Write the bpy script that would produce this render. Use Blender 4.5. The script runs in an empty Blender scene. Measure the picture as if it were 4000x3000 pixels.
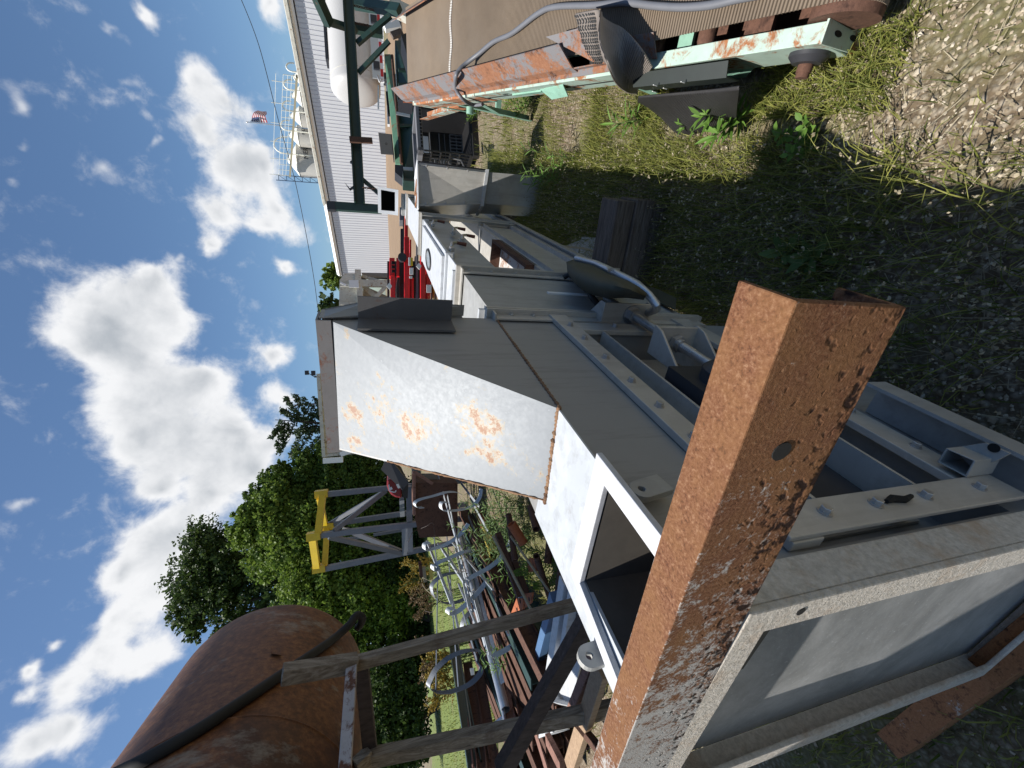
import bpy, bmesh, math, random
from mathutils import Vector, Matrix, noise as mnoise
random.seed(7)
R=math.radians
sc=bpy.context.scene
COL=sc.collection
# ------------------------------------------------------------------ camera geometry (phone held sideways, wide lens)
FPX=1600.; TH=R(16.42); PH=R(3.63); HC=1.6
Fv=Vector((0,math.cos(TH),-math.sin(TH))); Uv=Vector((0,math.sin(TH),math.cos(TH))); Rv=Vector((1,0,0))
YAW=R(29.3963); cY,sY=math.cos(YAW),math.sin(YAW)
def k2w(a): return Vector((cY*a[0]-sY*a[1], sY*a[0]+cY*a[1], a[2]))
def ray(x,y):
    dx=x-2000.; dy=y-1500.
    rc=(-math.sin(PH)*dx-math.cos(PH)*dy)/FPX; dc=(math.cos(PH)*dx-math.sin(PH)*dy)/FPX
    return k2w(Fv+Rv*rc-Uv*dc)
CAM=Vector((0,0,HC))
class Frame:
    "survey frame: origin + three axes; pl() gives the point of a sight line on one of its planes"
    def __init__(s,o,ax): s.o=Vector(o); s.ax=[Vector(a) for a in ax]
    def loc(s,p): p=Vector(p)-s.o; return Vector([p.dot(a) for a in s.ax])
    def w(s,p): return s.o+s.ax[0]*p[0]+s.ax[1]*p[1]+s.ax[2]*p[2]
    def pl(s,x,y,ax,val):
        c=s.loc(CAM); d=ray(x,y); d=Vector([d.dot(a) for a in s.ax])
        return c+d*((val-c[ax])/d[ax])
RHO=R(2.8); ALP=R(16.2)
L=Frame((-.46,0,1.25),[(math.cos(RHO),0,-math.sin(RHO)),(0,1,0),(math.sin(RHO),0,math.cos(RHO))])
M=Frame((.42,1.33,.23),[(1,0,0),(0,math.cos(ALP),math.sin(ALP)),(0,-math.sin(ALP),math.cos(ALP))])
K=Frame((0,0,0),[(cY,sY,0),(-sY,cY,0),(0,0,1)])
def kp(x,y,D): return K.w(K.pl(x,y,1,D))
def kd(r,f,z): return K.w((r,f,z))
def gp(x,y,z=0.): return K.w(K.pl(x,y,2,z))
def rise(f): 
    t=max(0.,min(1.,(f-12)/36.)); return .8*t*t*(3-2*t)

# ------------------------------------------------------------------ mesh builder
ORG={}
class MB:
    def __init__(s): s.v=[]; s.f=[]; s.m=[]; s.mi=0
    def add(s,vs,fs):
        b=len(s.v); s.v+= [Vector(v) for v in vs]
        for f in fs: s.f.append(tuple(b+i for i in f)); s.m.append(s.mi)
        return s
    def hexa(s,p): return s.add(p,[(0,3,2,1),(4,5,6,7),(0,1,5,4),(1,2,6,5),(2,3,7,6),(3,0,4,7)])
    def box(s,lo,hi,F=None):
        x0,y0,z0=lo; x1,y1,z1=hi
        p=[(x0,y0,z0),(x1,y0,z0),(x1,y1,z0),(x0,y1,z0),(x0,y0,z1),(x1,y0,z1),(x1,y1,z1),(x0,y1,z1)]
        return s.hexa([F.w(q) if F else q for q in p])
    def slab(s,pts,vec):
        n=len(pts); a=[Vector(p) for p in pts]; b=[p+Vector(vec) for p in a]
        return s.add(a+b,[tuple(range(n))[::-1],tuple(range(n,2*n))]+[(i,(i+1)%n,n+(i+1)%n,n+i) for i in range(n)])
    def prof(s,p,q,poly,side,up):
        "closed 2D profile poly (side,up) swept from p to q"
        p=Vector(p);q=Vector(q);side=Vector(side);up=Vector(up)
        return s.slab([p+side*a+up*b for a,b in poly],q-p)
    def bar(s,p,q,w,h,up=(0,0,1)):
        p=Vector(p);q=Vector(q);d=(q-p).normalized(); sd=d.cross(Vector(up))
        if sd.length<1e-4: sd=d.cross(Vector((1,0,0)))
        sd.normalize(); u=sd.cross(d).normalized()
        return s.prof(p,q,[(-w/2,-h/2),(w/2,-h/2),(w/2,h/2),(-w/2,h/2)],sd,u)
    def ibeam(s,p,q,w,h,t,up=(0,0,1)):
        p=Vector(p);q=Vector(q);d=(q-p).normalized(); sd=d.cross(Vector(up)).normalized(); u=sd.cross(d).normalized()
        a,b=w/2,h/2
        return s.prof(p,q,[(-a,-b),(a,-b),(a,-b+t),(t/2,-b+t),(t/2,b-t),(a,b-t),(a,b),(-a,b),(-a,b-t),(-t/2,b-t),(-t/2,-b+t),(-a,-b+t)],sd,u)
    def tube(s,pts,r,n=8,cap=True,closed=False):
        pts=[Vector(p) for p in pts]; N=len(pts); rs=r if isinstance(r,(list,tuple)) else [r]*N
        b=len(s.v); pu=None
        for i,p in enumerate(pts):
            if closed: t=pts[(i+1)%N]-pts[i-1]
            else: t=pts[min(i+1,N-1)]-pts[max(i-1,0)]
            t.normalize()
            if pu is None:
                pu=t.orthogonal().normalized()
            pu=(pu-t*pu.dot(t)); 
            if pu.length<1e-6: pu=t.orthogonal()
            pu.normalize(); pv=t.cross(pu)
            for k in range(n):
                a=2*math.pi*k/n; s.v.append(p+(pu*math.cos(a)+pv*math.sin(a))*rs[i])
        for i in range(N if closed else N-1):
            for k in range(n):
                i2=(i+1)%N
                s.f.append((b+i*n+k,b+i*n+(k+1)%n,b+i2*n+(k+1)%n,b+i2*n+k)); s.m.append(s.mi)
        if cap and not closed:
            s.f.append(tuple(b+k for k in range(n))[::-1]); s.m.append(s.mi)
            s.f.append(tuple(b+(N-1)*n+k for k in range(n))); s.m.append(s.mi)
        return s
    def pipe(s,p,q,r,t=.006,n=16):
        "hollow pipe"
        p=Vector(p);q=Vector(q);d=(q-p).normalized();u=d.orthogonal().normalized();w=d.cross(u)
        b=len(s.v)
        for c,rr in ((p,r),(q,r),(q,r-t),(p,r-t)):
            for k in range(n):
                a=2*math.pi*k/n; s.v.append(c+(u*math.cos(a)+w*math.sin(a))*rr)
        for j in range(4):
            for k in range(n):
                j2=(j+1)%4; s.f.append((b+j*n+k,b+j*n+(k+1)%n,b+j2*n+(k+1)%n,b+j2*n+k)); s.m.append(s.mi)
        return s
    def strip(s,pts,wvec,th,tv=None):
        "flat bar following pts; wvec = width vector, th thickness"
        pts=[Vector(p) for p in pts]; N=len(pts); b=len(s.v); W=Vector(wvec)
        for i,p in enumerate(pts):
            t=(pts[min(i+1,N-1)]-pts[max(i-1,0)]).normalized(); n=t.cross(W)
            if n.length<1e-6: n=t.orthogonal()
            n=n.normalized()*th/2
            s.v+=[p-W/2-n,p+W/2-n,p+W/2+n,p-W/2+n]
        for i in range(N-1):
            for k in range(4):
                s.f.append((b+i*4+k,b+i*4+(k+1)%4,b+i*4+4+(k+1)%4,b+i*4+4+k)); s.m.append(s.mi)
        s.f.append((b+3,b+2,b+1,b)); s.f.append(tuple(b+(N-1)*4+k for k in range(4))); s.m+=[s.mi]*2
        return s
    def lathe(s,o,ax,prof,n=24,arc=None):
        "profile of (radius, along) round axis ax from o"
        o=Vector(o); ax=Vector(ax).normalized(); u=ax.orthogonal().normalized(); w=ax.cross(u); b=len(s.v)
        for r,h in prof:
            for k in range(n):
                a=2*math.pi*k/n; s.v.append(o+ax*h+(u*math.cos(a)+w*math.sin(a))*r)
        for i in range(len(prof)-1):
            for k in range(n):
                s.f.append((b+i*n+k,b+i*n+(k+1)%n,b+i*n+n+(k+1)%n,b+i*n+n+k)); s.m.append(s.mi)
        s.f.append(tuple(b+k for k in range(n))[::-1]); s.f.append(tuple(b+(len(prof)-1)*n+k for k in range(n))); s.m+=[s.mi]*2
        return s
    def grid(s,rows,th=0):
        "surface through rows of points"
        b=len(s.v); n=len(rows[0])
        for r in rows: s.v+=[Vector(p) for p in r]
        for i in range(len(rows)-1):
            for j in range(n-1):
                s.f.append((b+i*n+j,b+i*n+j+1,b+i*n+n+j+1,b+i*n+n+j)); s.m.append(s.mi)
        return s
    def frameplate(s,out,inn,vec):
        "flat ring plate: outer and inner quads (same order) extruded along vec"
        vec=Vector(vec); n=len(out); P=[Vector(p) for p in out]+[Vector(p) for p in inn]; Q=[p+vec for p in P]
        fs=[]
        for i in range(n):
            j=(i+1)%n
            fs+=[(i,j,n+j,n+i),(2*n+i,3*n+i,3*n+j,2*n+j),(i,2*n+i,2*n+j,j),(n+i,n+j,3*n+j,3*n+i)]
        return s.add(P+Q,fs)
    def build(s,name,mat,parent=None,bev=0,smooth=None,solid=0,org=None,recalc=True):
        me=bpy.data.meshes.new(name)
        if parent is not None: o0=ORG[parent.name]
        elif org is not None: o0=Vector(org)
        else:
            xs=[v.x for v in s.v];ys=[v.y for v in s.v];zs=[v.z for v in s.v]
            o0=Vector(((min(xs)+max(xs))/2,(min(ys)+max(ys))/2,min(zs)))
        me.from_pydata([v-o0 for v in s.v],[],s.f)
        if recalc:
            bm=bmesh.new(); bm.from_mesh(me); bmesh.ops.recalc_face_normals(bm,faces=bm.faces); bm.to_mesh(me); bm.free()
        for m_ in (mat if isinstance(mat,(list,tuple)) else [mat]): me.materials.append(m_)
        if isinstance(mat,(list,tuple)): me.polygons.foreach_set('material_index',s.m)
        if smooth is not None:
            me.polygons.foreach_set('use_smooth',[True]*len(me.polygons)); me.set_sharp_from_angle(angle=R(smooth))
        ob=bpy.data.objects.new(name,me); COL.objects.link(ob)
        if parent is not None: ob.parent=parent; ORG[ob.name]=o0
        else: ob.location=o0; ORG[ob.name]=o0
        if solid:
            md=ob.modifiers.new('Solid','SOLIDIFY'); md.thickness=solid; md.offset=0
        if bev:
            md=ob.modifiers.new('Bevel','BEVEL'); md.width=bev; md.segments=2; md.limit_method='ANGLE'; md.angle_limit=R(40); md.harden_normals=False
        return ob
def tag(o,label,cat,group=None,kind=None):
    if label: o['label']=label
    if cat: o['category']=cat
    if group: o['group']=group
    if kind: o['kind']=kind
    return o
def thing(name,loc,label,cat,group=None):
    o=bpy.data.objects.new(name,None); COL.objects.link(o); o.location=Vector(loc); o.empty_display_size=.1
    ORG[o.name]=Vector(loc); return tag(o,label,cat,group)
def copytree(o,delta,parent=None,rz=None):
    c=o.copy(); COL.objects.link(c)
    if parent is None: c.location=o.location+Vector(delta)
    else: c.parent=parent
    if rz is not None: c.rotation_euler=(0,0,rz)
    for ch in list(o.children): copytree(ch,(0,0,0),c)
    return c
def copypart(o,delta,parent):
    c=o.copy(); COL.objects.link(c); c.parent=parent; c.location=o.location+Vector(delta); return c

# ------------------------------------------------------------------ materials
class G:
    def __init__(s,name,kind=None):
        s.m=bpy.data.materials.new(name); s.m.use_nodes=True; s.nt=s.m.node_tree; s.n=s.nt.nodes; s.l=s.nt.links
        s.b=s.n['Principled BSDF']; s.tc=s.n.new('ShaderNodeTexCoord'); s.co=s.tc.outputs['Object']
    def link(s,a,b): s.l.new(a,b)
    def set(s,sock,v):
        if hasattr(v,'is_output'): s.l.new(v,sock)
        else: sock.default_value=v
    def mapping(s,scale=(1,1,1),rot=(0,0,0),loc=(0,0,0)):
        n=s.n.new('ShaderNodeMapping'); s.link(s.co,n.inputs[0]); n.inputs['Scale'].default_value=scale; n.inputs['Rotation'].default_value=rot; n.inputs['Location'].default_value=loc; return n.outputs[0]
    def noise(s,scale,detail=4,rough=.6,co=None,dist=0):
        n=s.n.new('ShaderNodeTexNoise'); s.link(co or s.co,n.inputs['Vector']); n.inputs['Scale'].default_value=scale; n.inputs['Detail'].default_value=detail; n.inputs['Roughness'].default_value=rough; n.inputs['Distortion'].default_value=dist; return n.outputs['Fac']
    def vor(s,scale,co=None,feature='F1',out='Distance'):
        n=s.n.new('ShaderNodeTexVoronoi'); n.feature=feature; s.link(co or s.co,n.inputs['Vector']); n.inputs['Scale'].default_value=scale; return n.outputs[out]
    def ramp(s,fac,stops):
        n=s.n.new('ShaderNodeValToRGB'); s.link(fac,n.inputs[0]); e=n.color_ramp.elements
        while len(e)<len(stops): e.new(.5)
        for i,(p,c) in enumerate(stops):
            e[i].position=p; e[i].color=(c if isinstance(c,(tuple,list)) else (c,c,c))[:3]+(1,) if not isinstance(c,(int,float)) else (c,c,c,1)
        return n.outputs[0]
    def mix(s,fac,a,b,mode='MIX'):
        n=s.n.new('ShaderNodeMix'); n.data_type='RGBA'; n.blend_type=mode
        s.set(n.inputs[0],fac)
        for k,v in ((6,a),(7,b)):
            if isinstance(v,(tuple,list)): n.inputs[k].default_value=tuple(v[:3])+(1,)
            elif isinstance(v,(int,float)): n.inputs[k].default_value=(v,v,v,1)
            else: s.link(v,n.inputs[k])
        return n.outputs[2]
    def math(s,op,a,b=0.):
        n=s.n.new('ShaderNodeMath'); n.operation=op; s.set(n.inputs[0],a); s.set(n.inputs[1],b); return n.outputs[0]
    def sep(s,co=None):
        n=s.n.new('ShaderNodeSeparateXYZ'); s.link(co or s.co,n.inputs[0]); return n.outputs
    def bump(s,h,strength=.3,dist=.01):
        n=s.n.new('ShaderNodeBump'); s.link(h,n.inputs['Height']); n.inputs['Strength'].default_value=strength; n.inputs['Distance'].default_value=dist
        s.link(n.outputs[0],s.b.inputs['Normal'])
    def done(s,col,rough=.6,metal=0.,spec=None):
        s.set(s.b.inputs['Base Color'],col if not isinstance(col,tuple) else col[:3]+(1,)); s.set(s.b.inputs['Roughness'],rough); s.set(s.b.inputs['Metallic'],metal)
        if spec is not None: s.b.inputs['Specular IOR Level'].default_value=spec
        return s.m
def paint(name,col,rough=.55,var=.25,scale=6,rust=0.,rustcol=(.16,.06,.025),rscale=9,metal=0,dirt=.3,bump=.08):
    g=G(name); n1=g.noise(scale,6,.65)
    c=g.mix(g.ramp(n1,[(.3,0.),(.75,1.)]),tuple(x*(1-var) for x in col),tuple(min(1,x*(1+var*.5)) for x in col))
    n2=g.noise(scale*5,5,.7)
    c=g.mix(g.math('MULTIPLY',g.ramp(n2,[(.5,0.),(.75,1.)]),dirt),c,tuple(x*.45+.02 for x in col))
    h=n2; ro=rough
    if rust>0:
        n3=g.noise(rscale,8,.72,dist=.4); th=.72-.42*rust
        f=g.ramp(n3,[(th-.02,0.),(th+.06,1.)])
        n4=g.noise(45,4,.7); rc=g.mix(n4,tuple(x*.55 for x in rustcol),tuple(min(1,x*1.9) for x in rustcol))
        c=g.mix(f,c,rc); ro=g.math('MAXIMUM',g.math('MULTIPLY',f,.9),rough); h=g.math('ADD',n2,f)
        if metal: metal=g.math('MULTIPLY',g.math('SUBTRACT',1.,f),metal)
    g.bump(h,bump,.004); return g.done(c,ro,metal)
def galv(name,col=(.44,.455,.47),rough=.42,metal=.55,dirt=.35,spang=22):
    g=G(name); v=g.vor(spang,out='Color'); 
    b=g.n.new('ShaderNodeRGBToBW'); g.link(v,b.inputs[0])
    n=g.noise(3,6,.65); n2=g.noise(26,5,.7)
    c=g.mix(b.outputs[0],tuple(x*.93 for x in col),tuple(x*1.07 for x in col))
    c=g.mix(g.math('MULTIPLY',g.ramp(n,[(.42,0.),(.72,1.)]),dirt),c,(col[0]*.62,col[1]*.62,col[2]*.58))
    c=g.mix(g.math('MULTIPLY',g.ramp(n2,[(.58,0.),(.72,1.)]),.35),c,tuple(min(1,x*1.35) for x in col))
    ro=g.math('ADD',g.math('MULTIPLY',n2,.25),rough-.1)
    n5=g.noise(1.,6,.7,g.mapping((26,26,2.2))); c=g.mix(g.math('MULTIPLY',g.ramp(n5,[(.5,0.),(.72,1.)]),.42),c,(col[0]*.5,col[1]*.47,col[2]*.42)); c=g.mix(g.math('MULTIPLY',g.ramp(g.noise(7,7,.75),[(.6,0.),(.75,1.)]),.4),c,(col[0]*.55,col[1]*.45,col[2]*.34))
    g.bump(g.math('ADD',g.math('MULTIPLY',n2,.12),g.math('MULTIPLY',g.noise(5,3,.5),1.)),.22,.012); return g.done(c,ro,metal)
def rusty(name,dark=(.055,.022,.012),mid=(.22,.085,.035),light=(.36,.17,.075),paintc=None,pamt=.0,scale=14,bump=.5):
    g=G(name); n=g.noise(scale,8,.75,dist=.3); n2=g.noise(scale*5,6,.75); n3=g.noise(scale*.35,5,.6)
    c=g.ramp(n2,[(.28,mid),(.5,tuple((a+b)/2 for a,b in zip(mid,light))),(.68,light)])
    c=g.mix(g.ramp(n,[(.52,0.),(.66,1.)]),c,dark)
    if paintc is not None:
        th=.75-.4*pamt; q=g.math('ADD',g.math('MULTIPLY',n3,.55),g.math('MULTIPLY',g.noise(scale*3.2,8,.8),.45))
        c=g.mix(g.ramp(q,[(th-.03,0.),(th+.03,1.)]),c,paintc)
    g.bump(g.math('ADD',n2,g.math('MULTIPLY',n,-1.2)),bump,.003); return g.done(c,.88,0.,.3)
def plain(name,col,rough=.6,metal=0.,var=.2,scale=12,bump=.05):
    g=G(name); n=g.noise(scale,5,.65)
    c=g.mix(n,tuple(x*(1-var) for x in col),tuple(min(1,x*(1+var)) for x in col)); g.bump(n,bump,.004); return g.done(c,rough,metal)
MT={}
MT['galv']=galv('galvanised_steel',(.49,.465,.42),.45,.25)
MT['galvd']=galv('galvanised_steel_weathered',(.37,.37,.355),.5,.2,.5)
MT['galvb']=galv('galvanised_bright',(.55,.565,.58),.45,.2,.15)
MT['cage']=galv('galvanised_bar',(.40,.43,.46),.5,.35,.2)
MT['pipe']=galv('galvanised_pipe',(.50,.54,.60),.32,.65,.2)
MT['rust']=rusty('rusted_steel',paintc=(.42,.42,.40),pamt=.14,scale=40)
MT['rusto']=rusty('rusted_steel_brown',(.025,.013,.010),(.072,.036,.025),(.13,.066,.044))
MT['rustp']=rusty('rusted_pink',(.08,.038,.027),(.19,.095,.07),(.28,.155,.12))
MT['rustred']=rusty('rust_red',(.09,.028,.014),(.30,.085,.035),(.42,.14,.06))
MT['rustcover']=rusty('rust_skirt',(.06,.028,.018),(.19,.08,.042),(.28,.135,.075),paintc=(.17,.165,.17),pamt=.62,scale=11,bump=.15)
MT['mint']=paint('mint_paint',(.40,.52,.45),.5,.2,5,.42,(.22,.09,.035),8)
MT['mintd']=paint('mint_paint_dusty',(.22,.40,.31),.55,.2,5,.22,(.2,.08,.03),8)
MT['mintr']=paint('mint_paint_rusting',(.44,.55,.48),.5,.15,5,.62,(.26,.10,.04),6)
MT['green']=paint('dark_green_paint',(.012,.036,.026),.5,.3,4,.22,(.10,.05,.03),7)
MT['greenp']=paint('pale_green_paint',(.10,.22,.14),.55,.3,3,.30,(.13,.07,.035),5)
MT['greenb']=paint('bottle_green_paint',(.02,.052,.043),.45,.35,3,.15,(.10,.05,.03),5)
MT['cream']=None
MT['white']=paint('white_sheet',(.78,.79,.80),.5,.04,2,0,dirt=.06,bump=.03)
MT['offwhite']=paint('white_steel_stained',(.56,.545,.47),.55,.2,3,.34,(.22,.12,.06),5)
MT['black']=plain('black_plastic',(.012,.012,.013),.45,0,.4)
MT['rubber']=plain('black_rubber',(.028,.027,.027),.62,0,.35,20)
MT['charcoal']=plain('charcoal_metal',(.035,.036,.042),.5,.2,.3)
MT['red']=paint('red_paint',(.58,.014,.018),.35,.2,4,0,dirt=.15,bump=.02)
MT['yellow']=paint('yellow_paint',(.68,.47,.015),.45,.15,5,.12,(.16,.09,.03),12)
MT['yellowp']=paint('yellow_pipe_paint',(.60,.47,.10),.55,.15,5,.15,(.2,.1,.04),12)
MT['gray']=paint('gray_steel',(.17,.18,.20),.45,.15,5,.05,dirt=.2)
MT['label']=plain('sticker_white',(.75,.75,.73),.5,0,.05)
MT['hose']=plain('gray_hose',(.13,.135,.15),.5,0,.15)
MT['wood']=None
MT['olive']=plain('olive_belt',(.045,.046,.028),.7,0,.25,9)
MT['dark']=plain('dark_void',(.006,.006,.006),.9)
MT['alu']=plain('aluminium',(.55,.56,.58),.35,.7,.08)
MT['bolt']=galv('zinc_bolt',(.45,.45,.45),.38,.7,.2,60)
MT['screen']=plain('laptop_lid',(.23,.20,.18),.4,.3,.08)
MT['concrete']=plain('concrete',(.40,.38,.34),.9,0,.25,9,.3)
MT['gravelm']=None
def mk():
    g=G('cream_sprayed_steel'); n=g.noise(90,6,.75); n2=g.noise(9,6,.7)
    c=g.ramp(n,[(.3,(.42,.38,.32)),(.55,(.62,.57,.50)),(.75,(.76,.71,.64))]); c=g.mix(g.ramp(n2,[(.55,0.),(.7,.6)]),c,(.45,.30,.18))
    g.bump(n,.9,.006); MT['cream']=g.done(c,.9)
    g=G('weathered_wood'); co=g.mapping((4,40,40)); n=g.noise(1.2,8,.7,co,1.); n2=g.noise(3,4,.6)
    c=g.ramp(n,[(.3,(.035,.024,.018)),(.5,(.11,.085,.068)),(.72,(.21,.18,.155))]); c=g.mix(g.math('MULTIPLY',n2,.4),c,(.07,.055,.05)); g.bump(n,.6,.008); MT['wood']=g.done(c,.85)
    g=G('weathered_post'); co=g.mapping((30,30,3)); n=g.noise(1.2,8,.7,co,1.); n2=g.noise(5,5,.7)
    c=g.ramp(n,[(.3,(.06,.045,.033)),(.52,(.22,.18,.135)),(.72,(.36,.32,.28))]); c=g.mix(g.ramp(n2,[(.5,0.),(.68,.75)]),c,(.085,.05,.032)); g.bump(n,.6,.006); MT['post']=g.done(c,.85)
    g=G('brown_post'); n=g.noise(6,7,.7,g.mapping((6,6,1.5))); c=g.ramp(n,[(.3,(.025,.017,.014)),(.6,(.07,.05,.043)),(.8,(.14,.11,.1))]); g.bump(n,.4,.006); MT['brownpost']=g.done(c,.8)
    g=G('bare_plank'); n=g.noise(1.2,8,.7,g.mapping((30,30,4)),1.); c=g.ramp(n,[(.3,(.22,.14,.08)),(.7,(.42,.29,.18))]); g.bump(n,.4,.005); MT['plank']=g.done(c,.8)
    g=G('throat_brown'); n=g.noise(9,6,.7); c=g.mix(n,(.045,.04,.034),(.13,.115,.095)); MT['throat']=g.done(c,.8)  # inlet throat: dark brown, mottled by noise
    # hood: gray paint with blotches of light rust
    g=G('gray_painted_hood'); n=g.noise(6.,3,.55,g.mapping((1.,.75,.75)),.5); m=g.noise(60,6,.75); f0=g.noise(17,6,.75)
    q=g.math('ADD',g.math('MULTIPLY',n,.44),g.math('ADD',g.math('MULTIPLY',f0,.36),g.math('MULTIPLY',m,.23)))
    base=g.mix(g.noise(2.5,6,.7),(.128,.143,.16),(.155,.172,.19)); base=g.mix(g.ramp(g.noise(60,3,.6),[(.66,0.),(.74,.3)]),base,(.36,.38,.40))
    halo=g.mix(g.ramp(q,[(.553,0.),(.59,.7)]),base,(.27,.215,.13)); c=g.mix(g.ramp(q,[(.583,0.),(.615,.95)]),halo,g.mix(m,(.085,.028,.012),(.22,.095,.035)))
    g.bump(q,.1,.003); MT['hood']=g.done(c,g.math('ADD',.42,g.math('MULTIPLY',m,.2)),.15)
    g=G('gray_side_steel'); n=g.noise(2.2,6,.7); m=g.noise(30,5,.7); c=g.mix(n,(.24,.238,.232),(.32,.316,.305)); c=g.mix(g.ramp(g.noise(5,6,.7),[(.66,0.),(.72,.8)]),c,(.14,.075,.045))
    c=g.mix(g.math('MULTIPLY',g.ramp(g.noise(1.,6,.7,g.mapping((30,30,2.5))),[(.5,0.),(.72,1.)]),.5),c,(.12,.118,.11)); g.bump(g.math('ADD',g.math('MULTIPLY',m,.12),g.math('MULTIPLY',g.noise(5,3,.5),1.)),.3,.014); MT['side']=g.done(c,.5,.1)
    # bare end panel with scratches
    g=G('scratched_sheet'); n=g.noise(1.,7,.75,g.mapping((3,30,4),(0,.6,0)),.6); m=g.noise(55,5,.75); n6=g.noise(7,7,.75); c=g.mix(g.ramp(n,[(.38,0.),(.62,1.)]),(.26,.265,.26),(.43,.43,.42)); c=g.mix(g.math('MULTIPLY',g.ramp(n6,[(.5,0.),(.7,1.)]),.55),c,(.24,.235,.22)); c=g.mix(g.ramp(g.noise(130,3,.7),[(.62,0.),(.7,.5)]),c,(.6,.6,.6)); c=g.mix(g.ramp(m,[(.63,0.),(.7,.6)]),c,(.62,.63,.64)); g.bump(n,.1,.003); MT['panel']=g.done(c,.55,.15)
    # belt: tan dust over rubber
    g=G('dusty_belt'); n=g.noise(3.5,7,.7); m=g.noise(60,4,.7,g.mapping((1,.25,1)))
    c=g.mix(n,(.105,.08,.058),(.225,.172,.12)); c=g.mix(g.ramp(g.noise(1.7,5,.6),[(.45,0.),(.7,.6)]),c,(.16,.13,.10)); g.bump(m,.2,.003); MT['belt']=g.done(c,.85)
    # tank: brown rust with pale paint remnants
    g=G('rusted_tank'); n=g.noise(1.6,7,.7,dist=.3); m=g.noise(22,7,.75); w=g.noise(2.2,7,.75,g.mapping((1.,1.,.5)))
    c=g.ramp(m,[(.3,(.05,.018,.009)),(.5,(.145,.055,.021)),(.7,(.28,.12,.042))]); c=g.mix(g.ramp(n,[(.47,0.),(.64,1.)]),c,g.mix(m,(.028,.011,.007),(.09,.034,.016)))
    z=g.sep()[2]; low=g.ramp(g.math('DIVIDE',g.math('ADD',z,.55),2.2),[(.05,.15),(.4,0.)])
    c=g.mix(g.ramp(g.math('ADD',w,low),[(.565,0.),(.68,.8)]),c,(.27,.245,.205)); g.bump(m,.25,.006); MT['tank']=g.done(c,.62,.1)
    # siding white
    g=G('white_siding'); n=g.noise(.6,5,.6); c=g.mix(n,(.55,.565,.59),(.62,.63,.645)); MT['siding']=g.done(c,.42,.1)
    g=G('flag_cloth'); g.tc  # stripes in geometry instead
    # ground
    g=G('gravel_soil'); P=g.co
    big=g.noise(.55,6,.6); med=g.noise(3.2,7,.7); v=g.vor(42); v2=g.vor(95); vc=g.vor(42,out='Color'); bw=g.n.new('ShaderNodeRGBToBW'); g.link(vc,bw.inputs[0])
    soil=g.mix(med,(.085,.061,.038),(.215,.158,.098)); stone=g.mix(bw.outputs[0],(.20,.165,.12),(.52,.45,.35))
    c=g.mix(g.ramp(v,[(.18,.85),(.5,0.)]),soil,stone); c=g.mix(g.ramp(v2,[(.1,.5),(.4,0.)]),c,(.3,.26,.2))
    gr=g.ramp(g.math('ADD',g.math('MULTIPLY',big,.6),g.math('MULTIPLY',med,.4)),[(.46,0.),(.6,.8)])
    c=g.mix(gr,c,g.mix(g.noise(30,4,.7),(.06,.07,.02),(.15,.16,.045)))
    far=g.noise(.08,5,.6); 
    h=g.math('ADD',g.math('MULTIPLY',v,-1.),g.math('MULTIPLY',g.noise(60,6,.7),.6)); g.bump(h,.9,.02); MT['ground']=g.done(c,.95)
    g=G('gravel_pad'); n=g.noise(1.2,7,.7); c=g.mix(n,(.15,.10,.06),(.27,.19,.12)); g.bump(g.noise(20,5,.7),.4,.03); MT['pad']=g.done(c,.95)
    g=G('lawn_turf'); n=g.noise(3,7,.75); m=g.noise(40,4,.7); c=g.mix(g.ramp(n,[(.35,0.),(.65,1.)]),(.075,.12,.018),(.20,.24,.045)); c=g.mix(g.ramp(g.noise(.8,5,.65),[(.5,0.),(.7,.6)]),c,(.19,.16,.06)); c=g.mix(g.math('MULTIPLY',m,.6),c,(.04,.07,.012)); g.bump(m,.8,.03); MT['lawn']=g.done(c,.9)
    # stones
    g=G('limestone_chips'); oi=g.n.new('ShaderNodeNewGeometry'); r=oi.outputs['Random Per Island']
    c=g.ramp(r,[(0,(.14,.105,.07)),(.35,(.27,.215,.145)),(.75,(.43,.365,.265)),(1,(.60,.53,.43))]); c=g.mix(g.math('MULTIPLY',g.noise(80,4,.7),.5),c,(.2,.16,.11)); MT['gravelm']=g.done(c,.9)
mk()
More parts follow.
